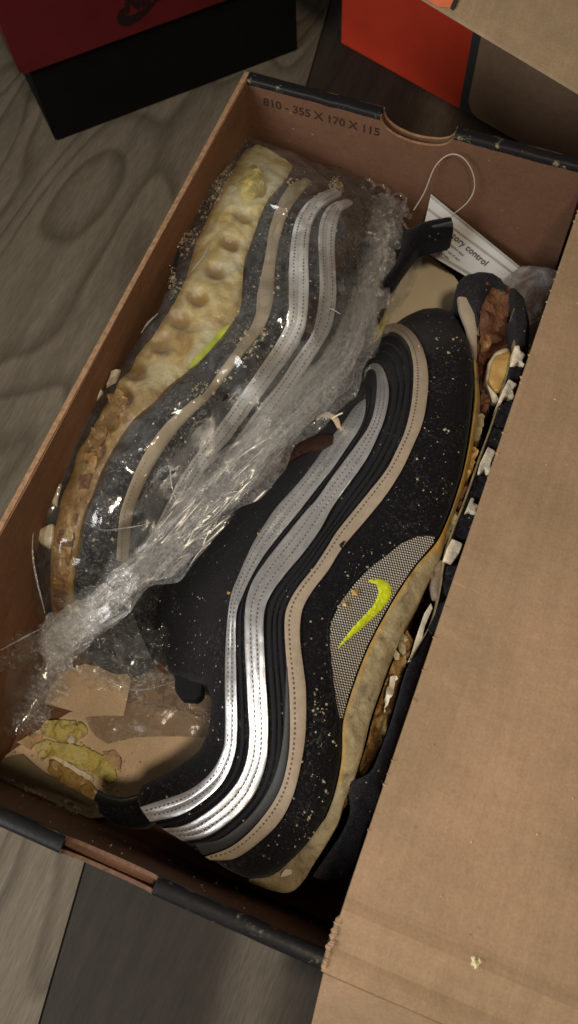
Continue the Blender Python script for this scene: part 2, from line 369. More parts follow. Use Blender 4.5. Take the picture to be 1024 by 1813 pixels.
KRAFT = m_kraft("kraft_board", (.35, .24, .155), flute=True); KRAFT_IN = m_kraft("kraft_inner_wall", (.19, .092, .048), .3)
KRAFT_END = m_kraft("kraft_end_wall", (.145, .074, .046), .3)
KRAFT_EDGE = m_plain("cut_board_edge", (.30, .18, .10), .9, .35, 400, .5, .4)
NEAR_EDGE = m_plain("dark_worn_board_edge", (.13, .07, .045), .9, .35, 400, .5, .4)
BLACK_EDGE = N("black_printed_edge")
_c = BLACK_EDGE.coords(); _n = BLACK_EDGE.noise(_c, 160, 5, .75)
BLACK_EDGE.col(BLACK_EDGE.ramp(_n, [(.62, (.010, .010, .011)), (.70, (.22, .18, .12))])); BLACK_EDGE.set(Roughness=.4, Specular_IOR_Level=.15)
BLACK_EDGE.bump(BLACK_EDGE.noise(_c, 500), .4, .3); BLACK_EDGE = BLACK_EDGE.m
PRINT = m_plain("dark_brown_print", (.035, .018, .012), .8, .5, 900, 0)
SUEDE = m_suede("black_suede"); SUEDE_D = m_suede("black_suede_dusty", dust=2.0, dcol=(.30, .30, .28), c=(.013, .014, .018), cov=.36)
VELV = m_suede("black_lining", (.003, .003, .0035), .25)
SILVER = m_ribbon("silver_reflective_tape", (.86, .87, .88), .85, .38, .3, (.30, .29, .27))
TAN = m_ribbon("beige_suede_tape", (.36, .29, .215), 0, .85, .25, (.5, .42, .3))
GREYTAPE = m_ribbon("charcoal_tape", (.035, .038, .04), 0, .6, .2, (.1, .1, .09))
PIPE = m_ribbon("black_piping", (.006, .0065, .009), 0, .92, .25, (.09, .09, .08))
THREADB = m_plain("brown_stitch_thread", (.13, .095, .065), .8, .3, 500, 0)
THREAD = m_plain("grey_stitch_thread", (.10, .095, .09), .8, .3, 500, 0)
RUBBER = m_suede("black_outsole_rubber", (.014, .014, .016), .9, (.20, .19, .15))
CREAM = m_plain("cream_rubber", (.74, .66, .50), .7, .2, 160, .5, .6)
MID = m_foam("aged_yellow_midsole", [(.28, (.07, .06, .035)), (.42, (.21, .165, .085)), (.6, (.29, .235, .125)), (.8, (.38, .33, .20))], 150, .8, .8, stain=(.36, .20, .03))
MIDOLD = m_foam("crumbling_brown_foam", [(.25, (.045, .015, .006)), (.45, (.16, .06, .02)), (.62, (.34, .17, .06)), (.8, (.50, .34, .15))], 110, 1.0, 2.5)
MIDC = m_foam("crumbled_amber_foam", [(.3, (.09, .035, .012)), (.42, (.34, .16, .045)), (.55, (.52, .33, .12)), (.7, (.62, .48, .24))], 190, .9, 1.5)
AIRL = m_foam("yellowed_air_cushion", [(.28, (.48, .33, .07)), (.43, (.64, .54, .20)), (.55, (.76, .73, .44)), (.68, (.88, .89, .78))], 48, .6, 1.8, .25, .16, .8, True, (.33, .20, .045))
DARKH = m_plain("dark_torn_cavity", (.06, .018, .008), .8, .5, 200, .8, 1.5)
ORF = m_foam("orange_brown_glue", [(.3, (.05, .016, .008)), (.5, (.12, .045, .02)), (.72, (.27, .15, .06))], 80, 1, 1.5, 0, .5)
AMBER = m_foam("amber_gel", [(.3, (.32, .18, .05)), (.6, (.46, .30, .10)), (.8, (.58, .46, .24))], 60, .4, 1, .2, .3)
FOAMG = m_foam("yellow_green_foam", [(.3, (.50, .37, .10)), (.5, (.68, .58, .18)), (.65, (.68, .62, .32)), (.8, (.74, .70, .44))], 95, .9, 1.8, .15, .8)
CRUMB = m_plain("pale_foam_crumb", (.52, .44, .29), .9, .4, 300, .4, .5)
DUSTC = m_plain("grey_tan_dust", (.34, .29, .20), .95, .4, 300, .4, .5)
NEON = m_plain("neon_yellow_embroidery", (.52, .60, .012), .6, .2, 300, 0)
LABELW = m_plain("white_label_paper", (.60, .60, .58), .5, .05, 60, 0)
CARDC = m_plain("cream_card", (.56, .47, .32), .8, .08, 40, .2, .3)
INK = m_plain("grey_print_ink", (.05, .05, .055), .7, .1, 100, 0)
PAPER = m_kraft("tan_wrapping_paper", (.70, .53, .37), .3)
FILM = m_film("clear_plastic_film", .022, .05, crinkle=110, bstr=.35, bd=.9, rough=.12)
FILM2 = m_film("bunched_plastic_film", .10, .10, crinkle=8, bstr=.6, bd=1.0, rough=.1, streak=(.25, 3.0, 1))
FILM3 = m_film("loose_plastic_film", .05, .08, crinkle=150, bstr=.6, bd=.7)
def _mesh():
    m = N("silver_woven_mesh"); uv = m.coords('UV', (1, 1, 1), (0, 0, .35)); sep = m.n('ShaderNodeSeparateXYZ'); m.l(uv, sep.inputs[0])
    a = m.math('SINE', m.math('MULTIPLY', sep.outputs[0], 3.6)); b = m.math('SINE', m.math('MULTIPLY', sep.outputs[1], 5.2)); f = m.math('MULTIPLY', a, b)
    c = m.ramp(f, [(.0, (.35, .33, .28)), (.18, (.20, .19, .16)), (.35, (.03, .028, .024))]); f2 = m.math('ADD', m.math('MULTIPLY', f, .5), .5)
    c = m.ramp(f2, [(.30, (.02, .018, .015)), (.52, (.16, .15, .13)), (.78, (.80, .78, .72))]); d = m.noise(m.coords(), 130, 4)
    c = m.mix(m.ramp(d, [(.5, (0, 0, 0)), (.8, (.6, .6, .6))]), c, (.30, .23, .10)); m.col(c); m.set(Roughness=.4, Metallic=.35); m.bump(f2, .8, .6); return m.m
MESHM = _mesh()

# ------------------------------------------------------------------ floor: two planks in view, one beige, one dark
fl = bpy.data.objects.new("floor", None); COL.objects.link(fl); fl['kind'] = 'structure'
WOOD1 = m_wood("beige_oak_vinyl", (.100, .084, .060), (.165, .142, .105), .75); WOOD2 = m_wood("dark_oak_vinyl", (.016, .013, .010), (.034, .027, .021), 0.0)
dn = np.array([.157, -1.0]); dn /= np.linalg.norm(dn); pn = np.array([-dn[1], dn[0]])     # along the planks, and across to +x
s0 = np.array([-27.0, -192.0])
for kk in range(-4, 5):
    o0 = kk*245.0; gap = .5; c = [s0+pn*(o0+gap)-dn*1500, s0+pn*(o0+gap)+dn*1500, s0+pn*(o0+245-gap)+dn*1500, s0+pn*(o0+245-gap)-dn*1500]
    V = [(*q, 0) for q in c]+[(*q, -2) for q in c]
    ins = [q+(s0+pn*(o0+122)-q).dot(pn)*0*pn for q in c]
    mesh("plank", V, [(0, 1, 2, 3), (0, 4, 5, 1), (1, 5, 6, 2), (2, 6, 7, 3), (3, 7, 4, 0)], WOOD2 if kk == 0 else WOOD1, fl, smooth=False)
sub = box("subfloor", -3000, 3000, -3000, 3000, -12, -2.5, m_plain("subfloor_dark", (.01, .009, .008), .9), fl)

# ------------------------------------------------------------------ the open shoe box
HB = 115.0; X0, X1, Y0, Y1 = -87.2, 87.2, -177.5, 177.5
sb = thing("shoe_box", "large open brown cardboard shoe box holding the two worn sneakers", "shoe box")
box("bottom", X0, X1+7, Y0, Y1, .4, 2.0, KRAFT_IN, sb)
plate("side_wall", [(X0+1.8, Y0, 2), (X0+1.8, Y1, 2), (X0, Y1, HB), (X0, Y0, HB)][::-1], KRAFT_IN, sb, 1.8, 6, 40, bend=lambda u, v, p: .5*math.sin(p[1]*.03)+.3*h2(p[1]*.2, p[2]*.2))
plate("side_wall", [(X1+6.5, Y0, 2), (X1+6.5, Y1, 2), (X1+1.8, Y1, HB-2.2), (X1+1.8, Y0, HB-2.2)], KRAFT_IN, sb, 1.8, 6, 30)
plate("cut_edge", [(X0-.9, Y0, HB+.3), (X0+1.4, Y0, HB+.3), (X0+1.4, Y1, HB+.3), (X0-.9, Y1, HB+.3)], KRAFT_EDGE, sb, 1.0, 2, 90, bend=lambda u, v, p: .25*h2(p[1]*.6, p[0]))
def end_wall(yin, sgn, nx0, nx1, depth, skew):
    """double end wall: inner leaf, outer leaf, black folded top, thumb notch; sgn = outward y"""
    prof = [(X0+2, 2.2), (X0+2, HB), (nx0, HB)]
    for i in range(1, 22):
        t = i/22; a = math.pi*t; prof.append((nx0+(nx1-nx0)*(.5-.5*math.cos(a)), HB-depth*math.sin(a)**.8+.35*float(h2(i*.9, yin))))
    prof += [(nx1, HB), (X1-2, HB), (X1+3, 2.2)]
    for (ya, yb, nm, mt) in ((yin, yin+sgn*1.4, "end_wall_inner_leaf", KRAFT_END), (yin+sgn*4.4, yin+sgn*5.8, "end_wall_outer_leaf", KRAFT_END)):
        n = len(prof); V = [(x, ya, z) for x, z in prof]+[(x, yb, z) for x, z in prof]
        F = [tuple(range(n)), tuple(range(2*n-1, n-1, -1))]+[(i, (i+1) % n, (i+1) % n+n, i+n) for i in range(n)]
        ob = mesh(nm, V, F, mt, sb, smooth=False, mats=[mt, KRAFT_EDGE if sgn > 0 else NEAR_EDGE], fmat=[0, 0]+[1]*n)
    for a, b in ((X0+2, nx0-.4), (nx1+.4, X1-1)):
        # rounded, slightly battered black edge
        n = 60; V = []; m = 9
        for i in range(n+1):
            x = a+(b-a)*i/n; j0 = float(h2(x*.12, 3.3+yin))*.8+float(h2(x*.5, yin))*.35
            for j in range(m):
                t = j/(m-1); an = math.pi*t; V.append((x, yin-sgn*.35+sgn*6.5*(.5-.5*math.cos(an))+j0*.3, HB-2.2+3.3*math.sin(an)**.45+j0*.45))
        F = [(i*m+j, i*m+j+1, (i+1)*m+j+1, (i+1)*m+j) for i in range(n) for j in range(m-1)]+[tuple(range(m)), tuple(n*m+j for j in range(m))[::-1]]
        mesh("edge_fold", V, F, BLACK_EDGE, sb)
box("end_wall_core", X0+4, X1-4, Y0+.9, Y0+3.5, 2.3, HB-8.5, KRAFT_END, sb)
fa, fb = P(682, 190, HB), P(805, 236, HB); na, nb = P(112, 1500, HB), P(268, 1578, HB)
end_wall(Y1-5, 1, fa[0], fb[0], 11, 0); end_wall(Y0+5, -1, na[0], nb[0], 5.5, 0)
# open lid, hinged on the right rim
lid = thing("box_lid", "x", "x")
bpy.data.objects.remove(lid)
tl = math.radians(4)
def lp(d, y, up=0): return (X1-.3+d*math.cos(tl), y, HB+.4-d*math.sin(tl)+up)
lidw = 190
def lidbend(u, v, p):
    y = p[1]; x = p[0]; a = 1.1*math.exp(-((y+159)/3.5)**2)-.9*math.exp(-((y+170)/3.0)**2); return a+.5*float(h2(x*.03, y*.03))+.12*float(h2(x*.5, y*.5))
ld = plate("lid_panel", [lp(0, Y0-1), lp(lidw, Y0-1), lp(lidw, Y1), lp(0, Y1)], KRAFT, sb, 1.8, 50, 180, bend=lidbend)
plate("lid_flap", [(X1+4, Y0-25, HB-30), lp(lidw, Y0-25, -26), lp(lidw, Y0-1.6, -1), (X1+.6, Y0-1.6, HB-.8)], KRAFT, sb, 1.6, 20, 10, bend=lambda u, v, p: .4*float(h2(p[0]*.05, p[2]*.1)))
# torn fibres on the hinge edge
V = []; F = []
for i in range(90):
    y = random.uniform(Y0, Y1) if i > 50 else random.uniform(Y0, Y0+18); s_ = random.uniform(.3, 1.0)*(1.5 if i <= 50 else 1); b0 = len(V)
    x = X1-random.uniform(0, .7); V += [(x, y-s_, HB+.2), (x-s_*.8, y, HB+.6), (x, y+s_, HB+.1), (x+1, y, HB+1.1)]; F += [(b0, b0+1, b0+3), (b0+1, b0+2, b0+3), (b0, b0+2, b0+1)]
mesh("torn_edge_fibre", V, F, KRAFT, sb, smooth=False, kind='stuff')
# size print on the far wall
ta = P(474, 172, 104); text("size_print", "810 - 355 X 170 X 115", 6.6, PRINT, (P(472, 168, 105)[0], Y1-5.12, 102.6), (1, 0, 0), (0, 0, 1), sb, 0, .05, .12)

# ------------------------------------------------------------------ right sneaker (unwrapped), lying on its side, toe at the top
HR = TPS([(779,540,52),(720,566,48),(820,575,62),(840,640,80),(770,620,82),(700,640,76),(660,660,66),(780,750,94),(835,750,90),(700,760,92),(650,720,78),
 (720,900,96),(805,880,91),(600,900,88),(560,860,80),(640,1000,96),(500,960,82),(765,960,91),(560,1100,95),(690,1070,88),(450,1080,88),(410,1080,84),(560,1250,91),
 (615,1240,84),(470,1250,89),(402,1250,84),(540,1400,83),(590,1400,77),(460,1400,80),(385,1380,77),(500,1470,74),(540,1495,68),(400,1490,75),(440,1550,61),
 (320,1430,71),(290,1465,68),(250,1415,64),(330,1370,66),(368,1290,74),(372,1200,74),(330,1150,48),(270,1100,32),(355,1050,56),(290,1010,38),(400,940,58),
 (375,890,42),(480,860,62),(465,800,44),(560,790,66),(545,730,46),(620,710,60),(610,660,45),(645,620,52)], 20)
s1 = thing("sneaker", "unwrapped black sneaker with silver stripes and neon tick, sole facing the open lid", "sneaker", (20, 0, 2))
S_top = [(689,574),(716,555),(747,541),(779,538),(802,545),(818,562),(833,594),(841,629),(842,668),(838,719),(831,773),(820,832),(804,883),(787,926),(775,957)]
YE = [(770,959),(734,1002),(703,1048),(676,1095),(652,1142),(633,1189),(617,1236),(607,1275)]
S_bot = [(604,1347),(592,1405),(569,1458),(539,1499),(504,1534),(475,1552),(440,1558)]
heelr = [(400,1540),(345,1500),(290,1472),(248,1440),(238,1415)]
leftr = [(246,1391),(300,1363),(350,1328),(368,1290),(373,1240),(360,1197),(330,1197),(300,1187),(276,1165),(250,1120),(246,1070),(290,975),(370,880),(455,790),(530,715),(590,665),(640,640),(655,610),(672,590)]
body = patch("upper", S_top+YE+S_bot+heelr+leftr, HR, SUEDE, s1, step=3.2, r=7, drop=5, noise=.5, nscale=12, floor=6)
def strip(name, L, R, mat, n=150, Hf=HR, par=None, **k):
    A = curve3(L, Hf, n, k.pop('off', .0)); B = curve3(R, Hf, n, 0); return A, B, band(name, A, B, mat, par or s1, **k)
A_l = [(646,708),(628,722),(605,753),(581,785),(554,824),(523,863),(491,898),(472,925),(448,964),(425,1015),(411,1050),(404,1089),(400,1148),(399,1206),(399,1300),(393,1335),(372,1370),(334,1400),(287,1417),(249,1429)]
A_r = [(648,710),(646,734),(636,761),(613,796),(589,831),(558,870),(527,910),(495,949),(468,984),(445,1023),(429,1058),(419,1089),(418,1148),(419,1206),(420,1300),(413,1347),(393,1388),(358,1420),(317,1444),(267,1455)]
B_l = [(645,672),(652,656),(662,654),(667,668),(667,695),(662,730),(652,758),(634,785),(611,816),(587,848),(560,887),(542,906),(507,949),(476,988),(452,1023),(439,1054),(434,1089),(434,1148),(437,1206),(440,1265),(442,1300),(437,1347),(419,1388),(387,1423),(346,1452),(317,1464),(288,1467)]
B_r = [(646,658),(656,647),(669,646),(679,656),(687,680),(688,707),(681,742),(669,773),(654,805),(634,836),(611,867),(587,902),(566,940),(534,984),(511,1011),(487,1042),(472,1070),(467,1101),(468,1148),(471,1206),(475,1265),(475,1300),(472,1347),(457,1394),(434,1429),(399,1461),(364,1482),(325,1489)]
C_l = [(681,589),(697,587),(714,598),(726,617),(732,648),(732,680),(728,719),(718,762),(705,793),(685,832),(658,867),(626,906),(595,945),(580,970),(558,1003),(530,1038),(513,1066),(505,1093),(505,1132),(509,1187),(513,1234),(514,1300),(510,1347),(498,1394),(475,1435),(440,1476),(405,1502),(364,1517)]
C_r = [(685,576),(705,574),(724,584),(742,605),(753,633),(758,668),(756,707),(748,750),(732,789),(712,832),(685,875),(654,914),(619,955),(600,980),(581,1011),(554,1046),(538,1074),(532,1101),(532,1140),(538,1187),(542,1226),(541,1300),(531,1364),(516,1417),(493,1458),(457,1493),(416,1520),(375,1523)]
def lerpc(L, R, t, n=60):
    a = catmull(L, n); b = catmull(R, n); return [tuple(x) for x in a*(1-t)+b*t]
def stitches(parent, A, B, t, step=1.9, ln=1.0, w_=.34, lift=1.1, mat=THREAD):
    c = A*(1-t)+B*t; c = resample(c, max(8, int(np.linalg.norm(np.diff(c, axis=0), axis=1).sum()/step))); V = []; F = []
    for i in range(1, len(c)-1):
        d = c[i+1]-c[i-1]; d /= np.linalg.norm(d); u = np.cross(d, [0, 0, 1]); u /= np.linalg.norm(u); b0 = len(V); p = c[i]+[0, 0, lift]
        V += [p-d*ln/2-u*w_, p+d*ln/2-u*w_, p+d*ln/2+u*w_, p-d*ln/2+u*w_, p+[0, 0, .25]]; F += [(b0, b0+1, b0+4), (b0+1, b0+2, b0+4), (b0+2, b0+3, b0+4), (b0+3, b0, b0+4)]
    return mesh("stitching", V, F, mat, parent, smooth=False, kind='stuff')
a, b, st = strip("silver_stripe", A_l, A_r, SILVER, h=.32, lobes=2, lift=1.0, wob=.35); stitches(st, a, b, .30, lift=1.28); stitches(st, a, b, .68, lift=1.28)
a, b, st = strip("silver_stripe", B_l, B_r, SILVER, h=.35, lobes=3, lift=1.1, wob=.35); stitches(st, a, b, .34, lift=1.2); stitches(st, a, b, .66, lift=1.2)
a, b, st = strip("beige_stripe", C_l, C_r, TAN, h=.5, lobes=1, lift=.9, wob=.3); stitches(st, a, b, .30, lift=1.45, mat=THREADB)
for t0, t1, h in ((.16, .38, .45), (.44, .62, .4), (.68, .88, .4)):
    strip("piping", lerpc(B_r, C_l, t0), lerpc(B_r, C_l, t1), PIPE, n=120, h=h, lift=.3, nv=6)
strip("piping", lerpc(A_r, B_l, .35), lerpc(A_r, B_l, .65), PIPE, n=110, h=.7, lift=.2, nv=6)
G_l = [(507,1180),(505,1240),(502,1300),(494,1350),(478,1395),(450,1438),(415,1470),(385,1488),(345,1494)]
G_r = [(510,1185),(513,1240),(513,1300),(508,1350),(496,1396),(473,1436),(438,1474),(403,1500),(362,1514)]
strip("charcoal_heel_band", G_l, G_r, GREYTAPE, n=60, h=.5, lift=.7, nv=6)
patch("torn_notch", [(601,964),(610,956),(612,959),(606,967),(609,972),(604,970)], lambda x, y: HR(x, y)+2.0, PIPE, s1, step=1, thick=1)
# woven side panel with the embroidered tick
MU = [(770,950),(742,949),(711,962),(684,984),(656,1005),(629,1033),(602,1068),(586,1103),(584,1134),(588,1181),(594,1232),(603,1275)]
mp = patch("mesh_panel", MU+[(x-1, y) for x, y in YE[::-1]], lambda x, y: HR(x, y)+.5, MESHM, s1, step=2.5, thick=2)
SW = [(650,1027),(657,1024),(676,1024),(688,1030),(694,1042),(694,1053),(688,1066),(678,1078),(664,1092),(640,1114),(618,1132),(599,1150),(597,1147),(606,1134),(625,1109),(645,1088),(661,1071),(668,1056),(670,1044),(666,1034),(656,1031)]
patch("embroidered_tick", SW, lambda x, y: HR(x, y)+.9, NEON, s1, step=.7, r=1.3, drop=.8, thick=1.2, extra=lambda V: .18*np.sin(V[:, 1]*5.5+V[:, 0]*5))
# mudguard edge: slim raised suede lip round the panel
mA = curve3(MU, HR, 90); mB = curve3([(x-5, y-3) for x, y in MU], HR, 90); band("mudguard_lip", mA, mB, SUEDE, s1, h=.5, lift=.5, nv=5)
# yellowed midsole wall
YO = [(846,648),(851,719),(843,766),(830,832),(812,891),(793,937),(781,986),(758,1033),(740,1072),(719,1111),(695,1166),(672,1228),(656,1275),(645,1322),(628,1380),(610,1420),(602,1450),(586,1482),(557,1528),(534,1564),(510,1581),(475,1575),(441,1562)]
YI = [(841,640),(843,700),(836,760),(824,825),(806,886),(789,930),(772,962),(736,1004),(705,1050),(678,1097),(654,1144),(635,1191),(619,1238),(608,1280),(605,1347),(593,1405),(578,1445),(569,1458),(539,1499),(504,1534),(490,1545),(470,1553),(441,1556)]
zm = [82,90,91,92,91,90,88,86,84,80,72,62,52]
mi = curve3(YI, zm, 170); mo = curve3(YO, [z-3 for z in zm], 170)
mw1 = band("midsole_wall", mi, mo, MID, s1, h=1.0, lift=-.4, skirt=14, nv=16, wob=1.0)
_n = len(mw1.data.vertices); _c = np.empty(_n*3); mw1.data.vertices.foreach_get('co', _c); _c = _c.reshape(-1, 3)/S
_d = np.linalg.norm(_c[:, None, :2]-mi[None, ::3, :2], axis=2).min(1); _g = h2(_c[:, 0]/7, _c[:, 1]/7, 4)+.5
_a = mw1.data.attributes.new('stain', 'FLOAT', 'POINT'); _a.data.foreach_set('value', np.clip(1.1*np.exp(-(_d/1.5)**2)*(.5+_g)*(_c[:, 1] > -120)+.7*(_c[:, 1] > -20)*_g, 0, 1)); mw1.data.update()
patch("midsole_tongue", [(506,1538),(518,1540),(520,1546),(505,1552),(494,1553)], 61, m_plain("whitish_glue", (.42, .36, .27), .6, .15), s1, step=2, thick=2)
# cavity where the foam has crumbled away
GR = [(905,560),(908,640),(893,690),(868,760),(846,820),(826,874),(800,943),(785,990),(775,1050),(755,1110),(722,1180),(712,1212),(700,1260),(685,1302),(657,1365),(618,1395),(600,1460),(580,1500)]
GL = [(845,560),(846,640),(846,719),(840,766),(828,832),(808,891),(789,937),(777,986),(755,1033),(736,1072),(715,1111),(691,1166),(668,1228),(652,1275),(641,1322),(624,1380),(600,1430),(570,1490)]
ga = curve3(GL, [72,74,72,72,70,66,60,52,46], 150); gb = curve3(GR, [74,74,72,72,72,68,62,54,46], 150)
band("sole_cavity", ga, gb, DARKH, s1, h=-3, lift=-2, skirt=18, nv=10, wob=7)
patch("torn_foam_lining", [(845,500),(862,484),(885,487),(903,512),(912,560),(911,620),(900,662),(876,700),(856,712),(848,680),(846,620),(850,560)], lambda x, y: 72+.06*(y-120), ORF, s1, step=3, noise=5, nscale=7, thick=12, rough=.3)
patch("toe_lining_flap", [(810,512),(828,512),(843,530),(850,560),(850,600),(845,640),(842,660),(836,620),(826,575),(814,545)], lambda x, y: 70+0.1*(x-45), m_plain("grey_toe_film", (.33, .27, .20), .45, .15, 60, .3, .6), s1, step=2.5, r=3, drop=2, thick=2)
# outsole: black rubber bumper at the toe, long slab, lugs
patch("toe_bumper", [(811,510),(812,492),(826,480),(850,474),(874,478),(893,492),(906,512),(900,520),(885,500),(872,505),(862,530),(852,555),(848,580),(843,545),(828,514)], 76, RUBBER, s1, step=2.5, r=5, drop=4, thick=40, noise=.8)
OLl = [(905,510),(914,560),(911,620),(898,668),(873,750),(850,812),(830,871),(803,941),(789,984),(778,1060),(762,1110),(728,1168),(713,1212),(700,1259),(685,1302),(657,1365),(617,1386),(617,1402),(620,1440),(604,1478),(586,1505),(553,1552)]
OLr = [(930,530),(938,580),(933,640),(920,700),(903,766),(880,835),(862,887),(842,957),(828,1000),(812,1060),(792,1120),(765,1190),(745,1260),(728,1310),(712,1360),(692,1405),(672,1450),(660,1475),(648,1500),(632,1530),(610,1552),(580,1560)]
zo = [80,84,88,90,90,89,88,87,84,80,72,62]
oa = curve3(OLl, zo, 180); ob = curve3(OLr, [z-3 for z in zo], 180); ob[:, 0] = np.minimum(ob[:, 0], 88.0)
band("outsole", oa, ob, RUBBER, s1, h=1.5, lift=0, skirt=55, nv=8, wob=1.2)
oe = curve3([(x-3, y) for x, y in OLl], [z+.5 for z in zo], 180)[6:110]; of = curve3([(x+1.2, y) for x, y in OLl], [z+.5 for z in zo], 180)[6:110]
band("foam_rim", oe, of, MID, s1, h=1.0, lift=.4, skirt=10, nv=4, wob=2.0)
def lug(poly, z, mat, th=14): return patch("lug", poly, z, mat, s1, step=.8, r=.5, drop=.3, thick=th, noise=.5, nscale=2.5)
for q in ([(911,612),(919,611),(920,620),(930,627),(924,637),(928,644),(918,640),(911,645),(904,645)], [(900,671),(916,679),(907,689),(910,702),(897,700),(892,703),(888,712),(880,714),(890,690)],
          [(864,790),(877,798),(872,812),(868,821),(870,836),(862,836),(858,829),(850,838),(845,838),(850,818)], [(834,880),(840,882),(838,889),(848,894),(842,902),(843,909),(831,905),(822,909)],
          [(800,953),(819,962),(812,980),(800,996),(784,992),(790,972)]):
    lug([(x+1.0, y) for x, y in q], 92.5, CREAM, 12)
for q in ([(912,545),(930,548),(934,572),(931,610),(918,607),(914,580)], [(903,648),(926,650),(922,668),(908,680),(900,668)], [(885,718),(906,706),(910,720),(902,752),(882,756),(874,745)], [(873,757),(896,762),(886,795),(878,798),(868,786),(864,778)],
          [(847,843),(871,842),(862,872),(854,884),(840,878)], [(824,912),(846,912),(836,942),(822,956),(806,946)], [(806,1000),(822,1002),(806,1046),(790,1052),(782,1030),(792,1004)], [(780,1068),(800,1060),(784,1108),(764,1122),(758,1112)]):
    lug(q, 90.5, RUBBER, 20)
# exposed cushion pieces in the cavity
patch("air_cushion_piece", [(862,663),(867,635),(880,616),(894,610),(906,612),(908,640),(899,668),(888,690),(880,702),(868,690),(863,680)], 82, m_foam("milky_cushion_skin", [(.3, (.40, .30, .16)), (.6, (.60, .50, .33)), (.8, (.68, .60, .44))], 90, .4, .8, .1, .3), s1, step=2, r=5, drop=3.5, thick=10, noise=.8)
patch("amber_gel_piece", [(872,640),(880,626),(906,618),(907,640),(899,668),(888,690),(878,692),(866,672)], 84.3, AMBER, s1, step=1.5, r=2, drop=1.2, thick=6, noise=1.0, nscale=5)
patch("glue_patch", [(864,682),(880,700),(884,706),(876,716),(872,712)], 83, CREAM, s1, step=2, thick=3)
patch("torn_film", [(764,1004),(773,990),(790,985),(800,992),(808,1000),(804,1040),(790,1058),(768,1062),(762,1040)], 88, m_plain("smoky_torn_film", (.20, .15, .105), .4, .3, 90, .4, 1), s1, step=2.5, r=4, drop=3, thick=1.5, noise=1.5)
patch("torn_film", [(764,1066),(769,1070),(752,1110),(745,1150),(738,1166),(722,1172),(728,1160),(740,1120),(752,1085)], 86, CREAM, s1, step=2.5, r=3, drop=2, thick=1.5, noise=1)
patch("foam_chunk", [(700,1150),(709,1160),(706,1172),(695,1165)], 82, CRUMB, s1, step=2, noise=1.5, nscale=3, thick=5)
patch("yellow_foam_wedge", [(776,1062),(792,1056),(796,1080),(784,1100),(776,1120),(771,1090)], 86, AMBER, s1, step=2, thick=5, noise=1)
for q, mt, z_ in (([(690,1200),(702,1196),(700,1214),(694,1232),(686,1250),(680,1262),(682,1236)], CREAM, 80),
      ([(712,1120),(724,1130),(716,1158),(704,1148)], MID, 84), ([(806,905),(812,912),(800,944),(790,968),(786,956)], MID, 88), ([(826,850),(834,856),(822,890),(812,908),(808,896)], ORF, 87),
      ([(836,790),(846,796),(838,834),(826,848),(826,822)], AMBER, 88), ([(846,730),(858,736),(850,776),(840,790),(840,756)], MID, 87), ([(852,690),(868,700),(862,730),(850,728)], ORF, 84), ([(770,990),(782,994),(774,1016),(762,1024)], MID, 88), ([(616,1390),(626,1386),(614,1424),(604,1440),(602,1416)], MIDOLD, 68)):
    patch("crumbling_foam", q, z_, mt, s1, step=1.3, noise=3.0, nscale=3.5, thick=9, rough=.3)
cb = curve3([(722,1112),(700,1162),(678,1222),(662,1270),(650,1318),(632,1372),(612,1414)], [82,80,78,75,71,66,60], 110); cc_ = curve3([(735,1130),(716,1186),(704,1226),(690,1276),(672,1325),(646,1372),(618,1420)], [83,81,79,76,72,66,60], 110)
cr_ = band("crumbling_foam", cb, cc_, MIDC, s1, h=.5, lift=-4, skirt=14, nv=14); _v = np.empty(len(cr_.data.vertices)*3); cr_.data.vertices.foreach_get('co', _v); _v = _v.reshape(-1, 3)/S
_v[:, 2] += 7*h2(_v[:, 0]/3.5, _v[:, 1]/5, 6)+4*h2(_v[:, 0]/1.4, _v[:, 1]/1.8, 7); cr_.data.vertices.foreach_set('co', (_v*S).ravel()); cr_.data.update()
for q in [[(846,690),(856,700),(855,740),(846,752),(843,720)], [(848,745),(856,745),(848,790),(838,800)], [(855,590),(872,596),(872,612),(858,614)], [(862,700),(868,718),(862,735),(857,722)]]:
    patch("crumbling_foam", q, 80, MIDOLD, s1, step=1.8, noise=4, nscale=4, thick=8, rough=.4)
# heel pull tab, tongue tab, lining and lace
patch("heel_pull_tab", [(166,1418),(176,1400),(200,1410),(232,1411),(248,1408),(262,1425),(270,1452),(258,1466),(232,1468),(200,1460),(172,1440)], lambda x, y: 52, VELV, s1, step=2.5, r=6, drop=4, thick=8)
ta = curve3([(176,1398),(196,1408),(220,1412),(246,1406)], 56, 30); tb = curve3([(168,1418),(190,1424),(218,1428),(246,1422)], 54, 30)
band("pull_tab_ribbon", ta, tb, m_ribbon("black_satin_ribbon", (.012, .014, .012), 0, .35), s1, h=1.2, lift=1.2, skirt=3, nv=6)
tg = patch("tongue_pull_tab", [(310,1200),(322,1190),(352,1192),(358,1206),(357,1232),(346,1240),(320,1238),(309,1222)], 44, PIPE, s1, step=2, r=1.2, drop=1, thick=10)
LIN = m_foam("brown_tongue_lining", [(.3, (.020, .010, .008)), (.7, (.060, .030, .022))], 400, .8, .6, 0, .9, .1)
la = curve3([(436,874),(462,842),(498,806),(535,778),(566,768),(590,772)], HR, 60, 2); lb = curve3([(448,868),(480,846),(512,818),(545,800),(570,796),(588,786)], HR, 60, 2)
band("tongue_lining", la, lb, LIN, s1, h=2.2, lift=0, skirt=4, nv=8, taper=.2)
for dx in (0, 3.5, 7):
    tube("lace_strand", [P(562+dx*.6, 742-dx*.6, 72), P(574+dx, 735-dx*.3, 76), P(590+dx*.9, 741, 75), P(600+dx*.2, 757, 72)], .8, m_plain("beige_lace", (.45, .36, .24), .8, .3, 900, .6, .3), s1, 6, 24)
tube("lace_thread", [P(588, 741, 77), P(598, 735, 79), P(607, 731, 80)], .35, CREAM, s1, 5, 8)
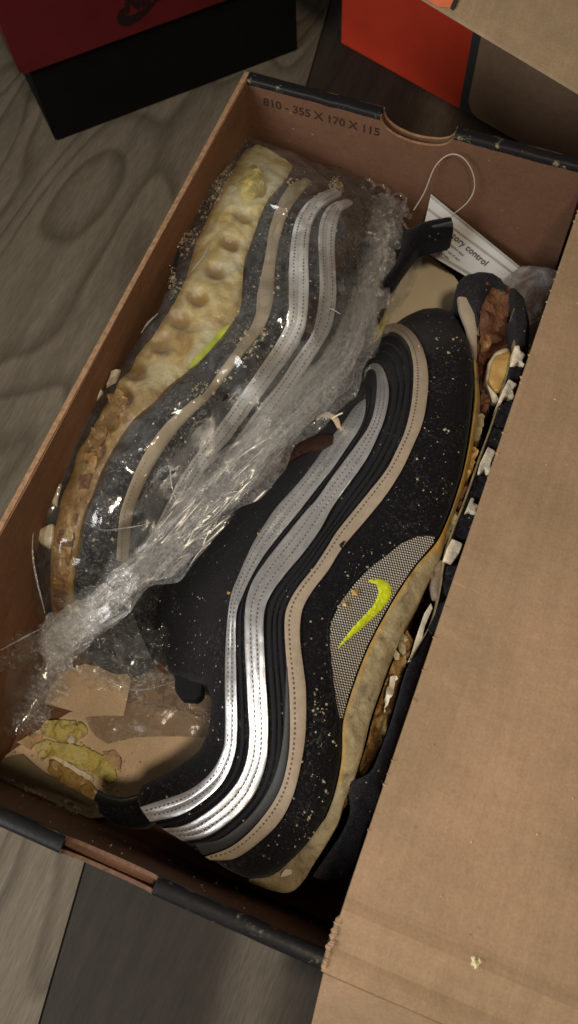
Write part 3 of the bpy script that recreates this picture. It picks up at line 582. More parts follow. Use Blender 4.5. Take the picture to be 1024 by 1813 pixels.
# dust and crumbs stuck to this sneaker
def scatter(parent, n, polys, H, mat, smin, smax, seed, off=.9, kind='stuff', name="foam_dust"):
    r = np.random.default_rng(seed); pos = []; siz = []
    poly = np.array(polys, float); mn = poly.min(0); mx = poly.max(0)
    while len(pos) < n:
        q = r.uniform(mn, mx)
        if not inpoly(poly, np.array([q[0]]), np.array([q[1]]))[0]: continue
        if h2(q[0]/30, q[1]/30, seed)+r.uniform(-.2, .2) < .08: continue
        pos.append(drape(q[0], q[1], H, off)); siz.append(smin+(smax-smin)*r.random()**6)
    V, F = rocks(pos, siz, seed); return mesh(name, V, F, mat, parent, smooth=False, kind=kind)
scatter(s1, 300, [(780,545),(835,640),(830,760),(770,940),(620,1030),(600,1330),(560,1480),(460,1530),(540,1300),(520,1120),(640,960),(740,760),(750,620)], HR, DUSTC, .10, .75, 11)
scatter(s1, 110, [(640,650),(740,560),(720,800),(440,1150),(300,1180),(300,1000),(560,780)], HR, DUSTC, .08, .5, 12)
scatter(s1, 90, [(640,1300),(600,1340),(560,1440),(520,1500),(545,1330),(560,1200),(600,1290)], HR, DUSTC, .10, .6, 14); scatter(s1, 30, [(690,560),(810,560),(830,640),(790,650),(740,600)], HR, DUSTC, .2, .9, 15)
V, F = rocks([drape(743, 613, HR, 1.5), drape(405, 1050, HR, 2), drape(457, 945, HR, 1.5), drape(628, 1048, HR, 1.5), drape(610, 1070, HR, 1.5), drape(640, 780, HR, 1)], [1.1, .9, .6, 1.8, 1.5, .6], 5); mesh("foam_dust", V, F, AMBER, s1, kind='stuff')

# ------------------------------------------------------------------ left sneaker (inside the plastic bag), heel at the top
HL = TPS([(a_, b_, c_+(9 if c_ > 83 else 6 if c_ > 73 else 0)) for a_, b_, c_ in [(430,260,80),(500,300,84),(560,298,76),(640,318,68),(700,360,60),(722,400,52),(480,400,91),(560,400,91),(620,420,84),(670,440,70),(440,500,92),(520,500,94),
 (600,520,86),(655,540,62),(400,600,93),(480,600,94),(560,600,86),(630,600,60),(300,690,92),(380,680,94),(450,690,90),(540,670,74),(600,690,50),(220,780,90),(320,780,90),
 (400,750,84),(170,870,86),(240,870,86),(320,850,80),(440,820,50),(140,960,80),(210,960,80),(270,930,74),(350,930,46),(130,1050,70),(190,1040,66),(240,1020,58),(300,1030,36),
 (130,1110,48),(220,1120,40),(290,1120,28),(150,1150,34),(230,1185,20),(400,280,82),(350,360,86),(310,460,88),(240,600,88),(150,750,86),(90,860,82),(60,960,76),(80,1060,64),(350,500,92),(420,330,90)]], 20)
s2 = thing("sneaker", "black sneaker with grey stripes and yellowed sole knotted inside a clear plastic bag", "sneaker", (-50, 20, 2))
LOo = [(436,242),(415,246),(395,269),(371,318),(346,366),(322,412),(305,464),(296,513),(262,572),(210,645),(186,679),(146,733),(117,787),(93,845),(66,889),(54,943),(58,1002),(75,1080)]
LOi = [(452,252),(434,262),(418,286),(397,320),(373,368),(353,410),(339,448),(328,488),(310,526),(278,578),(234,636),(204,680),(176,728),(154,767),(134,803),(124,838),(106,881),(96,925),(88,967),(86,1031),(90,1085)]
LMd = [(520,290),(506,315),(478,347),(461,381),(446,425),(434,459),(431,493),(427,542),(416,562),(387,602),(343,646),(300,680),(273,709),(234,743),(205,787),(181,831),(166,870),(151,904),(142,943),(132,1002),(127,1070),(122,1092)]
patch("upper", LMd+[(126,1130),(150,1165),(200,1190),(255,1185),(285,1150),(292,1080),(325,990),(380,920),(440,850),(510,780),(575,720),(620,670),(650,600),(672,540),(690,490),(716,450),(722,400),(700,352),(640,312),(570,292)], HL, SUEDE_D, s2, step=3.4, r=7, drop=4, noise=.6, nscale=12, floor=6)
oa = curve3(LOo, HL, 150); ob = curve3(LOi, HL, 150)
def clampx(c, x=-86.0): c[:, 0] = np.maximum(c[:, 0], x); return c
band("outsole", clampx(oa), ob, RUBBER, s2, h=1.5, lift=-2, skirt=50, nv=8, wob=1.5)
ia = curve3([(x+1.5, y) for x, y in LOi], HL, 260); ib = curve3([(x-1.5, y+1) for x, y in LMd], HL, 260)
mw = band("midsole_wall", ia, ib, AIRL, s2, h=1.8, lift=-1.2, skirt=25, nv=24, wob=1.0)
# sockets of the air cushion pressed into the yellow wall, their shade painted in amber-brown
me = mw.data; co_ = np.empty(len(me.vertices)*3); me.vertices.foreach_get('co', co_); co_ = co_.reshape(-1, 3)
def stain(o, f):  # attribute for amber staining and, in the hollows, painted shade
    n_ = len(o.data.vertices); c_ = np.empty(n_*3); o.data.vertices.foreach_get('co', c_); c_ = c_.reshape(-1, 3)/S
    a_ = o.data.attributes.new('stain', 'FLOAT', 'POINT'); a_.data.foreach_set('value', np.clip(f(c_), 0, 1)); o.data.update()
dents = [(452,330,5.0), (432,378,4.6), (408,428,4.6), (381,478,4.6), (350,524,4.8), (318,566,4.8), (284,608,5.0), (240,655,5.4), (216,700,5.4), (192,745,5.0), (168,792,5.0)]
co_ /= S; dent_shade = np.zeros(len(co_))
for qx, qy, rd in dents:
    c = drape(qx, qy, HL); d = co_[:, :2]-c[:2]; e = np.abs(d@np.array([.45, .89]))/rd*1.15; g = np.abs(d@np.array([.89, -.45]))/rd/1.2; w_ = np.exp(-(e**2+g**2)**2); co_[:, 2] -= 4.0*w_; dent_shade = np.maximum(dent_shade, w_*(.7 if qy < 400 else 1.1))  # each hollow also darkened in colour, as painted shade
me.vertices.foreach_set('co', (co_*S).ravel()); me.update()
def wall_stain_and_shade(c_):
    d = np.linalg.norm(c_[:, None, :2]-ia[None, ::4, :2], axis=2).min(1); e = np.linalg.norm(c_[:, None, :2]-ib[None, ::4, :2], axis=2).min(1)
    return np.maximum(dent_shade, np.maximum(1.2*np.exp(-(d/3.2)**2), .7*np.exp(-(e/1.8)**2))*(.6+.8*(h2(c_[:, 0]/6, c_[:, 1]/6, 4)+.5)))
stain(mw, wall_stain_and_shade)
# front half of the wall has broken into chunks
chunks = [[(150,800),(176,780),(182,800),(168,830),(148,838)], [(140,838),(164,840),(158,868),(138,872)], [(124,860),(142,876),(140,905),(116,902)], [(112,906),(138,908),(134,930),(108,934)], [(106,938),(132,934),(128,966),(100,962)],
          [(98,968),(126,972),(122,1000),(96,996)], [(94,1002),(120,1004),(118,1040),(94,1036)], [(94,1042),(118,1046),(114,1080),(96,1078)], [(160,760),(185,748),(200,770),(176,790)], [(190,700),(215,690),(232,715),(206,740)]]
for i, q in enumerate(chunks):
    patch("crumbling_foam", q, lambda x, y: HL(x, y)+1.2, MIDOLD if i % 3 == 1 else MIDC, s2, step=1.6, noise=3.2, nscale=4, thick=8, r=1, drop=.6, rough=.35, smooth=False)
for q in ([(94,838),(107,830),(106,860),(97,893),(80,884),(88,862)], [(84,928),(94,925),(90,960),(84,968),(66,958),(68,936)], [(150,690),(172,672),(180,690),(156,726),(146,722)], [(196,655),(212,650),(204,672),(186,684)]):
    patch("lug", q, lambda x, y: HL(x, y)+2.0, CREAM, s2, step=2, r=2, drop=1.5, thick=8, noise=1, nscale=4)
patch("neon_trim", [(408,574),(398,590),(372,620),(345,648),(332,653),(340,640),(365,612),(392,582)], lambda x, y: HL(x, y)+1.2, NEON, s2, step=2, thick=1)
patch("yellow_green_foam", [(430,300),(450,288),(466,300),(470,330),(450,350),(428,345),(420,325)], lambda x, y: HL(x, y)+1.2, FOAMG, s2, step=2.2, noise=2, nscale=6, thick=4, r=3, drop=2)
LT_l = [(537,318),(512,332),(493,362),(478,406),(471,449),(464,484),(456,523),(452,562),(434,596),(395,650),(361,698),(342,710),(293,753),(259,801),(239,840),(222,884),(212,923),(207,992)]
LT_r = [(552,323),(532,347),(512,376),(498,415),(490,454),(486,493),(483,537),(468,581),(434,625),(405,662),(376,699),(327,748),(293,792),(268,831),(249,870),(234,914),(229,972),(227,1002)]
L1_l = [(591,336),(561,350),(537,371),(522,401),(515,440),(512,484),(512,523),(510,567),(493,606),(464,650),(436,690),(420,713),(381,767),(342,816),(312,865),(283,923),(254,972)]
L1_r = [(605,346),(581,362),(561,381),(549,415),(546,464),(547,513),(544,562),(537,591),(512,635),(480,677),(454,713),(415,767),(371,821),(342,865),(303,923),(270,975)]
L2_l = [(615,356),(586,366),(569,391),(564,430),(566,474),(566,523),(561,562),(552,596),(522,640),(493,684),(464,718),(430,765),(395,815)]
L2_r = [(625,362),(605,376),(596,406),(593,440),(595,493),(595,537),(586,581),(561,625),(532,669),(500,715),(475,750),(440,795),(405,840)]
FADED = m_ribbon("dull_silver_tape", (.66, .67, .69), .15, .55, .3, (.3, .27, .2)); TANW = m_ribbon("worn_beige_tape", (.38, .32, .23), 0, .85, .5, (.42, .34, .2))
a, b, st = strip("beige_stripe", LT_l, LT_r, TANW, Hf=HL, par=s2, h=.9, lift=.9); stitches(st, a, b, .4, lift=1.55, mat=THREADB)
a, b, st = strip("silver_stripe", L1_l, L1_r, FADED, Hf=HL, par=s2, h=.4, lobes=2, lift=1.7, skirt=4, wob=.4); stitches(st, a, b, .25, lift=2.1, mat=THREAD); stitches(st, a, b, .75, lift=2.1, mat=THREAD)
a, b, st = strip("silver_stripe", L2_l, L2_r, FADED, Hf=HL, par=s2, h=.4, lobes=2, lift=1.7, skirt=4, wob=.4); stitches(st, a, b, .25, lift=2.1, mat=THREAD); stitches(st, a, b, .75, lift=2.1, mat=THREAD)
strip("piping", lerpc(LT_r, L1_l, .4), lerpc(LT_r, L1_l, .7), PIPE, n=100, Hf=HL, par=s2, h=.9, lift=.3, nv=6)
sp = [(500,330),(560,300),(640,330),(600,420),(560,620),(360,800),(240,1000),(140,1050),(170,880),(300,700),(430,560),(450,440)]
scatter(s2, 300, sp, HL, CRUMB, .2, 1.0, 21); scatter(s2, 220, [(395,269),(440,255),(400,330),(340,440),(300,510),(300,464),(350,360)], lambda x, y: HL(x, y), CRUMB, .3, 1.3, 22, off=-.2, name="foam_crumbs_on_outsole")
scatter(s2, 260, [(415,246),(440,248),(425,270),(390,330),(350,420),(330,500),(302,530),(296,510),(305,464),(346,366),(390,275)], lambda x, y: HL(x, y), DUSTC, .3, 1.2, 27, off=.3, name="foam_crumbs_on_outsole")
scatter(s2, 160, [(460,560),(478,590),(430,640),(380,700),(330,740),(340,690),(420,600)], HL, CRUMB, .4, 1.5, 23); scatter(s2, 120, [(500,300),(600,310),(610,340),(560,350),(510,330)], HL, CRUMB, .4, 1.4, 24)
# heel pull tab poking out of the bag
HT = 62
patch("heel_pull_tab", [(716,402),(735,396),(762,384),(800,377),(804,384),(805,408),(798,414),(770,421),(744,428),(728,450),(700,490),(676,512),(672,498),(700,462),(712,430)], lambda x, y: 66+min(14, max(0, (x+2)*.75)), VELV, s2, step=2.5, r=5, drop=3.5, thick=9)
ta = curve3([(738,408),(765,400),(800,392)], [74,80,81.5], 20); tb = curve3([(738,412),(766,404),(801,396)], [74,80,81.5], 20); band("tab_welt", ta, tb, GREYTAPE, s2, h=.6, lift=.4, skirt=2, nv=4)

# ------------------------------------------------------------------ clear plastic bag round the left sneaker
bag = thing("plastic_bag", "crinkled clear plastic bag knotted round the left sneaker, tails spread at its toe end", "plastic bag", (-50, 0, 2))
def HF(x, y): return HL(x, y)+2.5
_fr = np.random.default_rng(5); FOLDS = []
for _ in range(46):
    p_ = drape(_fr.uniform(80, 640), 0, lambda x, y: 90)[:2] if 0 else np.array([_fr.uniform(-90, 30), _fr.uniform(-120, 170)]); an_ = _fr.normal(1.15, .75); FOLDS.append((p_, np.array([math.cos(an_), math.sin(an_)]), _fr.uniform(8, 34), _fr.uniform(.8, 2.0)))
def folds(V):
    z = np.zeros(len(V))
    for p_, d_, l_, a_ in FOLDS:
        w_ = V-p_; t = w_@d_/l_; n_ = np.abs(w_@np.array([-d_[1], d_[0]])+2.5*t*t); z += a_*np.clip(1-n_/1.9, 0, 1)*np.clip(1-t*t, 0, 1)
    return z
def crink(V):
    x, y = V[:, 0], V[:, 1]; a = 1-2*np.abs(h2(x/9+y/30, y/16-x/25, 1)); b = 1-2*np.abs(h2(x/4.5+2, y/7, 2)); return 2.2*(a-.6)+.8*(b-.6)
outer = [(440,232),(500,255),(560,280),(640,300),(690,322),(722,340),(728,380),(716,440),(706,500),(680,560),(666,620),(650,660),(600,712),(540,765),(470,830),(400,895),(345,955),(300,1030),(255,1085),(200,1110),(140,1128),(88,1118),(62,1090),(50,1020),(46,940),(62,880),(95,815),(150,722),(210,635),(262,560),(298,500),(318,420),(350,345),(388,265),(412,238)]
class FilmH:
    def __call__(s, x, y): return HF(x, y)
patch("bag_film", outer, HF, FILM, bag, step=1.5, r=6, drop=5, thick=.3, extra=lambda V: crink(V)+folds(V))
def ribbons(name, ridge, n, wmin, wmax, H, seed, zr=(0, 8), spread=22, mat=FILM2, seg=46, frac=(.25, .8), amp=1.0):
    """pleats of gathered film running along a ridge line"""
    r = np.random.default_rng(seed); R = catmull(ridge, 120); V = []; F = []; U = []
    for k in range(n):
        ln = r.uniform(*frac); a0 = r.uniform(0, 1-ln); idx = np.linspace(a0, a0+ln, seg)*119
        c = np.stack([np.interp(idx, np.arange(120), R[:, i]) for i in range(R.shape[1])], 1)
        w0 = r.uniform(wmin, wmax); off = r.normal(0, .45)*spread; ph = r.uniform(0, 9); b0 = len(V); roll = r.uniform(-.9, .9); zo = r.uniform(*zr)
        t = np.linspace(0, 1, seg); pinch = np.interp(idx/119, [0, .06, .5, .92, 1], [.6, .9, 1.0, .55, .25])
        cc = c[:, :3].copy(); d = np.gradient(cc, axis=0); d /= np.linalg.norm(d, axis=1)[:, None]; u = np.cross(d, [0, 0, 1]); u /= np.linalg.norm(u, axis=1)[:, None]
        lat = off*pinch+amp*3*np.sin(t*r.uniform(3, 9)+ph)*.5+amp*h2(t*14, np.full(seg, k*1.7), 3)*2.0
        ctr = cc+u*lat[:, None]; ctr[:, 2] += zo-.012*(off*pinch)**2+amp*2.2*h2(t*10, np.full(seg, k*3.1), 4)
        m = 5
        for i in range(seg):
            w = w0*(.25+.75*math.sin(math.pi*t[i])**.6)*(.6+.4*pinch[i])
            for j in range(m):
                s_ = (j/(m-1)-.5); V.append(ctr[i]+u[i]*w*s_*math.cos(roll)+np.array([0, 0, 1])*(w*s_*math.sin(roll)+w*.28*math.cos(s_*5.5+ph)+.5*math.sin(t[i]*30+j*2+ph))); U.append((t[i]*ln*10, s_*w*.3+k))
        F += [(b0+i*m+j, b0+(i+1)*m+j, b0+(i+1)*m+j+1, b0+i*m+j+1) for i in range(seg-1) for j in range(m-1)]
    return mesh(name, V, F, mat, bag, uv=U)
ridge = [P(*c) for c in ((668,380,72), (648,450,76), (638,530,80), (618,610,82), (545,700,84), (455,800,84), (355,895,80), (265,990,74), (180,1070,66), (100,1128,58))]
RG = catmull(ridge, 160)
def sd(V, R=RG):
    d = np.linalg.norm(V[:, None, :2]-R[None, :, :2], axis=2); i = d.argmin(1); tg_ = np.gradient(R[:, :2], axis=0); tg_ /= np.linalg.norm(tg_, axis=1)[:, None]
    w_ = V[:, :2]-R[i, :2]; return i*np.linalg.norm(np.diff(R, axis=0), axis=1).mean(), w_[:, 0]*tg_[i, 1]-w_[:, 1]*tg_[i, 0], R[i, 2]
def gather(name, hw, H0, seed, amp, per=2.2, R=RG, rise=0, trim=(0, 159), mat=None, sl=1.0):
    """a sheet of film drawn together into sharp lengthwise creases"""
    ns, nd = 300, 84; a0, a1 = trim; ix = np.linspace(a0, a1, ns); c = np.stack([np.interp(ix, np.arange(160), R[:, q_]) for q_ in range(3)], 1)
    t_ = np.gradient(c[:, :2], axis=0); t_ /= np.linalg.norm(t_, axis=1)[:, None]; nn = np.c_[t_[:, 1], -t_[:, 0]]
    k_ = np.linspace(0, 1, ns); s_ = ix*1.9; prof_ = .5+.5*np.sin(np.pi*np.clip(k_*.9+.05, 0, 1))**.6
    wa = hw*prof_*(1+.7*h2(s_/14, s_*0+seed, seed)); wb = hw*prof_*(1+.7*h2(s_/14, s_*0+seed+9, seed)); V = []; U = []
    for j_ in range(nd+1):
        v_ = j_/nd; d_ = -wb+(wa+wb)*v_; dd = d_/prof_; wp = 2.2*h2(s_/26, dd/10, seed)
        cr = 1-2*np.abs(h2(dd/per+wp, s_/60*sl, seed+1)); cr2 = 1-2*np.abs(h2(dd/(per*.45)+1.5*wp, s_/34*sl, seed+2)); cr3 = 1-2*np.abs(h2(dd/7+s_/30, s_/16-dd/12, seed+3))
        z_ = c[:, 2]+H0-.014*d_*d_*(12/hw)**2+amp*prof_*((cr-.6)*1.9+(cr2-.6)*.22+(cr3-.6)*.4)
        V.append(np.c_[c[:, 0]+nn[:, 0]*d_, c[:, 1]+nn[:, 1]*d_, z_]); U.append(np.c_[s_/10, d_*.3])
    V = np.concatenate(V); U = np.concatenate(U); F = [(j_*ns+i_, j_*ns+i_+1, (j_+1)*ns+i_+1, (j_+1)*ns+i_) for j_ in range(nd) for i_ in range(ns-1)]
    return mesh(name, V, F, mat or FILMG, bag, uv=U)
FGL = m_film('film_fold_edge', .30, .6, crinkle=300, bstr=.2, rough=.12)
FILMG = m_film("gathered_plastic_film", .085, .07, crinkle=500, bstr=.03, bd=.2, rough=.23)
gather("gathered_film", 11, 1, 41, 2.2, 5.4, trim=(10, 159)); gather("gathered_film", 8.5, 2, 45, 1.7, 3.8, trim=(30, 159)); gather("gathered_film", 13, -3, 53, 1.9, 6.5)
ribbons("gathered_pleats", ridge, 3, 3, 8, None, 31, (-2, 5), 10)
def gpath(name, pts, hw, seed, amp, per, H0=0, mat=None, sl=3.0): gather(name, hw, H0, seed, amp, per, R=catmull([P(*c) for c in pts], 160), mat=mat, sl=sl)
gpath("gathered_film", [(716,362,66), (680,372,73), (655,412,78), (646,470,80), (640,520,80)], 13, 61, 2.6, 3.0)
gpath("gathered_film", [(700,390,70), (680,430,72), (668,480,74), (655,560,74)], 9, 63, 2.2, 2.6)
gpath("gathered_film", [(650,600,68), (612,680,66), (530,770,62), (430,865,60), (340,950,56)], 8, 65, 2.0, 3.4, sl=1.5, mat=FILM)
FKN = m_film("knotted_plastic_film", .26, .16, crinkle=500, bstr=.05, bd=.2, rough=.13)
gpath("knot", [(168,1068,66), (125,1098,64), (98,1126,62), (100,1160,58), (112,1190,54)], 8, 71, 2.8, 2.2, mat=FKN)
gpath("knot", [(140,1105,66), (110,1120,66), (92,1140,62), (84,1165,58)], 6, 73, 2.8, 1.8, mat=FKN)
gpath("knot", [(235,1010,74), (195,1050,70), (150,1090,66), (115,1125,62)], 9, 69, 2.6, 2.6, mat=FKN)
gpath("bag_tail", [(108,1140,60), (90,1195,56), (66,1245,54), (44,1296,50)], 8.5, 75, 2.4, 2.8)
gpath("bag_tail", [(112,1150,58), (84,1215,54), (52,1275,52)], 6, 77, 2.4, 2.2)
gpath("bag_tail", [(104,1118,62), (60,1132,63), (8,1158,64), (-40,1180,66)], 7, 79, 1.8, 2.4, mat=FILM)
gpath("bag_skirt", [(112,1132,58), (170,1140,50), (250,1146,42), (325,1150,36)], 13, 81, 1.6, 3.4, mat=FILM)
gpath("bag_skirt", [(112,1150,56), (170,1185,46), (240,1205,40), (310,1195,34)], 7, 83, 1.4, 3.0, mat=FILM)
for i, (pts, rd) in enumerate([([(338,776,92),(318,790,94),(306,815,95),(302,840,94),(306,868,92),(312,885,91)], .45), ([(325,838,94),(312,862,95),(300,890,93)], .4), ([(150,925,93),(180,938,93),(215,936,92),(262,928,90)], .4), ([(300,905,88),(325,870,90),(335,835,91)], .35),
      ([(432,660,99),(420,690,99),(404,712,98)], .45), ([(340,480,103),(360,455,104),(372,430,104)], .4), ([(560,560,98),(580,545,96),(604,556,93)], .45), ([(545,500,100),(562,498,99),(580,503,98)], .4), ([(250,590,102),(262,572,102),(280,555,102)], .5), ([(60,930,92),(58,980,88),(66,1030,84),(80,1085,74)], .5), ([(0,1152,66),(40,1130,66),(75,1112,66)], .55), ([(170,1195,46),(240,1222,42),(320,1204,38)], .4)]):
    tube("film_crease", [P(*c) for c in pts], [.15, rd, .15], FGL, bag, 6, 24)
patch("bag_skirt_film", [(110,1120),(180,1090),(235,1082),(250,1125),(270,1168),(292,1200),(240,1222),(180,1215),(130,1180)], lambda x, y: 44+.12*(-x-20), FILM, bag, step=2.5, thick=.3, extra=lambda V: .25*crink(V)+.5*folds(V))
patch("bag_side_film", [(0,1130),(50,1110),(90,1130),(110,1170),(70,1250),(30,1310),(0,1300)], lambda x, y: 46, FILM, bag, step=2.6, thick=.3, extra=crink, r=5, drop=4)
# heel end: loose gathered loops of film above the tab
for k in range(9):
    r_ = random.Random(50+k); cx, cy = 640+k*11, 330+r_.uniform(-10, 26)-(k > 6)*8; R0 = r_.uniform(7, 16)
    tube("film_loop", [P(cx-R0, cy+14, 64), P(cx-R0*.8, cy-R0*.6, 70), P(cx, cy-R0, 74), P(cx+R0*.9, cy-R0*.3, 72), P(cx+R0*.6, cy+R0, 66)], [2.6, 1.6, .8, 1.4, 2.4], FILM3, bag, 8, 26, flat=.4)
patch("film_edge_loose", [(690,520),(712,470),(735,440),(752,430),(746,470),(726,520),(700,560),(688,590),(676,640),(664,660),(668,600)], lambda x, y: 52, FILM3, bag, step=2.4, thick=.3, extra=crink)
patch("yellow_scrap", [(664,580),(682,560),(690,566),(678,600),(664,650),(658,630)], 44, FOAMG, bag, step=2.4, thick=2, noise=1.5)

# ------------------------------------------------------------------ small things in the box
tg = thing("inventory_tag", "white printed security tag in clear plastic lying against the far wall", "tag", (40, 150, 30))
q = [PY(*c) for c in ((738,372,169), (762,350,171.5), (928,484,163), (902,512,155))]
def qp(u, v, up=0): p = (q[1]*(1-u)+q[2]*u)*(1-v)+(PY(742,440,159)*(1-u)+PY(895,530,147)*u)*v; return p+np.array([0, 0, up])
NT = np.cross(q[2]-q[1], PY(742,440,159)-q[1]); NT /= np.linalg.norm(NT)
def RP(px, py, up=.7):
    d = RR.T @ np.array([(px-512)/FPX, -(py-906.5)/FPX, -1.0]); n_ = NT if NT[2] > 0 else -NT; t = ((q[1]+n_*up-CC)@n_)/(d@n_); return CC+d*t
BRc = RP(895, 530, 0)
def qp(u, v, up=0): p = (q[1]*(1-u)+q[2]*u)*(1-v)+(PY(742,440,159)*(1-u)+BRc*u)*v; return p+np.array([0, 0, up])
plate("tag_card", [qp(0,1), qp(1,1), qp(1,0), qp(0,0)], LABELW, tg, 3.0, 10, 6)
ex = qp(1,0)-qp(0,0); ey = qp(0,0)-qp(0,1)
text("tag_print", "inventory control", 4.9, INK, RP(773, 397), RP(873, 484)-RP(773, 397), ey, tg, 0, .05, .05)
for i, (s_, v_, u_, sz) in enumerate((("retail theft protection label", .55, .23, 2.3), ("remove before use of item", .66, .22, 2.3), ("do not deactivate", .77, .18, 2.3))):
    text("tag_print", s_, sz*.8, INK, RP(*((770, 411), (764, 421), (762, 432))[i]), RP(873, 484)-RP(773, 397), ey, tg, 0, .04)
FR = m_film("clear_tag_sleeve", .25, .5, crinkle=90, bstr=.3); GLR = m_plain("glossy_clear_rim", (.45, .45, .43), .12, .1, 90, 0, 0, .8)
for va, vb in ((-.04, .0), (.22, .24), (.90, .94)):
    A = np.array([qp(t, va, .7) for t in np.linspace(0, 1, 30)]); B = np.array([qp(t, vb, .7) for t in np.linspace(0, 1, 30)])
    band("sleeve_ridge", A, B, GLR, tg, h=.7, lift=.2, skirt=2, nv=6, wob=.4)
tube("tag_string", [PY(*c) for c in ((733,372,160), (752,340,164), (768,300,167), (786,279,169), (806,273,169), (825,284,169), (838,308,168), (840,335,167), (828,358,165), (804,379,164))], .33, m_plain("thin_plastic_string", (.42, .36, .29), .4, .1, 60, 0), tg, 6, 60)
card = patch("card", [(676,600),(684,520),(700,480),(752,446),(812,494),(812,548),(790,600),(720,620)], lambda x, y: 26, CARDC, None, step=6, thick=.8); tag(card, "blank cream card lying between the two sneakers under the white tag", "card")
pb = patch("plastic_pouch", [(905,480),(925,462),(960,470),(1000,474),(985,520),(965,580),(945,640),(935,690),(925,640),(925,560),(905,520)], lambda x, y: 62, m_film("smoky_plastic_pouch", .34, .35, (.55, .58, .62), 60, .8, 2.5, .15), None, step=2.6, thick=.4, extra=lambda V: 3.5*h2(V[:, 0]/9, V[:, 1]/14, 8)+1.5*h2(V[:, 0]/4, V[:, 1]/6, 9), r=5, drop=3)
tag(pb, "glossy grey clear plastic pouch beside the sneaker toe and the right wall", "plastic pouch")
p1 = patch("paper_sheet", [(20,1330),(120,1262),(200,1240),(330,1260),(400,1290),(400,1420),(260,1440),(150,1450),(60,1415),(0,1392),(-40,1375)], lambda x, y: 5.0, PAPER, None, step=4, thick=.4, extra=lambda V: 1.2*h2(V[:, 0]/16, V[:, 1]/20, 4)); tag(p1, "large tan paper sheet lining the bottom of the box near the heel", "paper")
p2 = patch("paper_flap", [(78,1245),(100,1195),(150,1175),(225,1192),(232,1205),(219,1268),(150,1265)], lambda x, y: 13.0+.05*(y+100), PAPER, None, step=1.8, thick=.8); tag(p2, "small square tan paper flap with a straight edge below the bag knot", "paper")
p3 = patch("bubble_sheet", [(225,1205),(260,1190),(330,1195),(375,1200),(378,1306),(300,1304),(240,1305),(190,1318),(165,1300),(150,1270),(218,1268)], lambda x, y: 9.0, m_film("cloudy_bubble_sheet", .50, .10, (.42, .31, .22), 160, .5, 1.0, .16), None, step=2.4, thick=.5, extra=lambda V: 1.4*h2(V[:, 0]/5, V[:, 1]/5, 8)); tag(p3, "cloudy crinkled plastic sheet lying under the black tongue tab", "plastic sheet")
p4 = patch("brown_tape", [(-20,1350),(40,1335),(80,1370),(120,1385),(175,1420),(170,1428),(100,1402),(0,1372)], lambda x, y: 7.5, m_kraft("dull_olive_tape", (.25, .20, .12), .6), None, step=4, thick=.5, extra=lambda V: 1.0*h2(V[:, 0]/8, V[:, 1]/8, 4)); tag(p4, "dull olive strip of dusty paper tape by the near end wall", "tape")
sc = [("foam_chunk", [(72,1290),(78,1274),(135,1276),(138,1290),(132,1312),(100,1312),(80,1304)], 10, FOAMG, "flat yellow foam piece with brown stain, topmost in the heap on the paper"),
      ("foam_chunk", [(62,1318),(78,1308),(110,1316),(150,1322),(185,1340),(204,1362),(206,1378),(196,1386),(170,1372),(140,1356),(100,1342),(66,1340)], 9.5, FOAMG, "long yellow-green foam stick in the middle of the heap"),
      ("foam_chunk", [(88,1346),(100,1348),(160,1384),(176,1404),(168,1418),(120,1392),(84,1366)], 10, AMBER, "amber gel strip with a pale edge, nearest the heel pull tab"),
      ("foam_chunk", [(30,1314),(60,1298),(76,1286),(74,1308),(60,1318),(50,1328),(40,1320)], 9, m_plain("peach_foam", (.58, .41, .23), .8, .2), "peach coloured foam flake at the left end of the heap"),
      ("foam_chunk", [(182,1330),(205,1328),(216,1346),(212,1362),(196,1362),(186,1348)], 9, m_plain("peach_foam_dry", (.50, .35, .20), .8, .3), "ragged peach foam flake on bare paper right of the green stick"),
      ("foam_chunk", [(138,1278),(150,1280),(156,1296),(146,1304),(134,1312)], 9, FOAMG, "small olive foam corner beside the cloudy plastic sheet"),
      ("foam_chunk", [(120,1304),(134,1302),(132,1316),(118,1316)], 11.5, CREAM, "tiny cream foam cube on top of the yellow piece"),
      ("foam_chunk", [(90,1340),(98,1338),(164,1374),(166,1384),(156,1382)], 10, CREAM, "narrow cream strip lying along the amber gel")]
for nm, q_, z_, mt, lb_ in sc:
    o = patch(nm, q_, z_-1.4, mt, None, step=1.9, r=.8, drop=.4, thick=3.5, noise=2.6, nscale=5, rough=.2, smooth=False); tag(o, lb_, "foam chunk", "foam heap in the near corner")
for (x, y, s_, lb_) in ((843, 1706, 2.0, "pale foam crumb alone on the lid near the crease"),):
    p = P(x, y, 114); V, F = rocks([p+[0, 0, -1.2], p+[1.3, .8, -1.0], p+[-1.1, .6, -1.2], p+[.2, -1.2, -1.3]], [2.0, 1.3, 1.2, 1.1], 3); o = mesh("foam_crumb", V, F, m_plain("pale_yellow_crumb", (.72, .66, .40), .8, .15), None, smooth=False); tag(o, lb_, "crumb")
for c, n_, sp_, mt, sz in ((P(130, 1330, 12), 40, (11, 5), FOAMG, .9), (P(95, 1300, 12), 26, (8, 4), CRUMB, .8), (P(180, 1370, 9), 24, (6, 5), AMBER, .7)):
    r = np.random.default_rng(n_); V, F = rocks([(c[0]+r.normal(0, sp_[0]), c[1]+r.normal(0, sp_[1]), c[2]-5+r.uniform(0, 3)) for _ in range(n_)], [sz*(.3+.9*r.random()**2) for _ in range(n_)], n_)
    o = mesh("foam_crumbs", V, F, mt, None, smooth=False, kind='stuff'); tag(o, {40: "olive crumbs strewn round the green foam stick", 26: "pale crumbs strewn round the brown-stained yellow piece", 24: "amber crumbs strewn between the gel strip and the heel tab"}[n_], "crumbs")
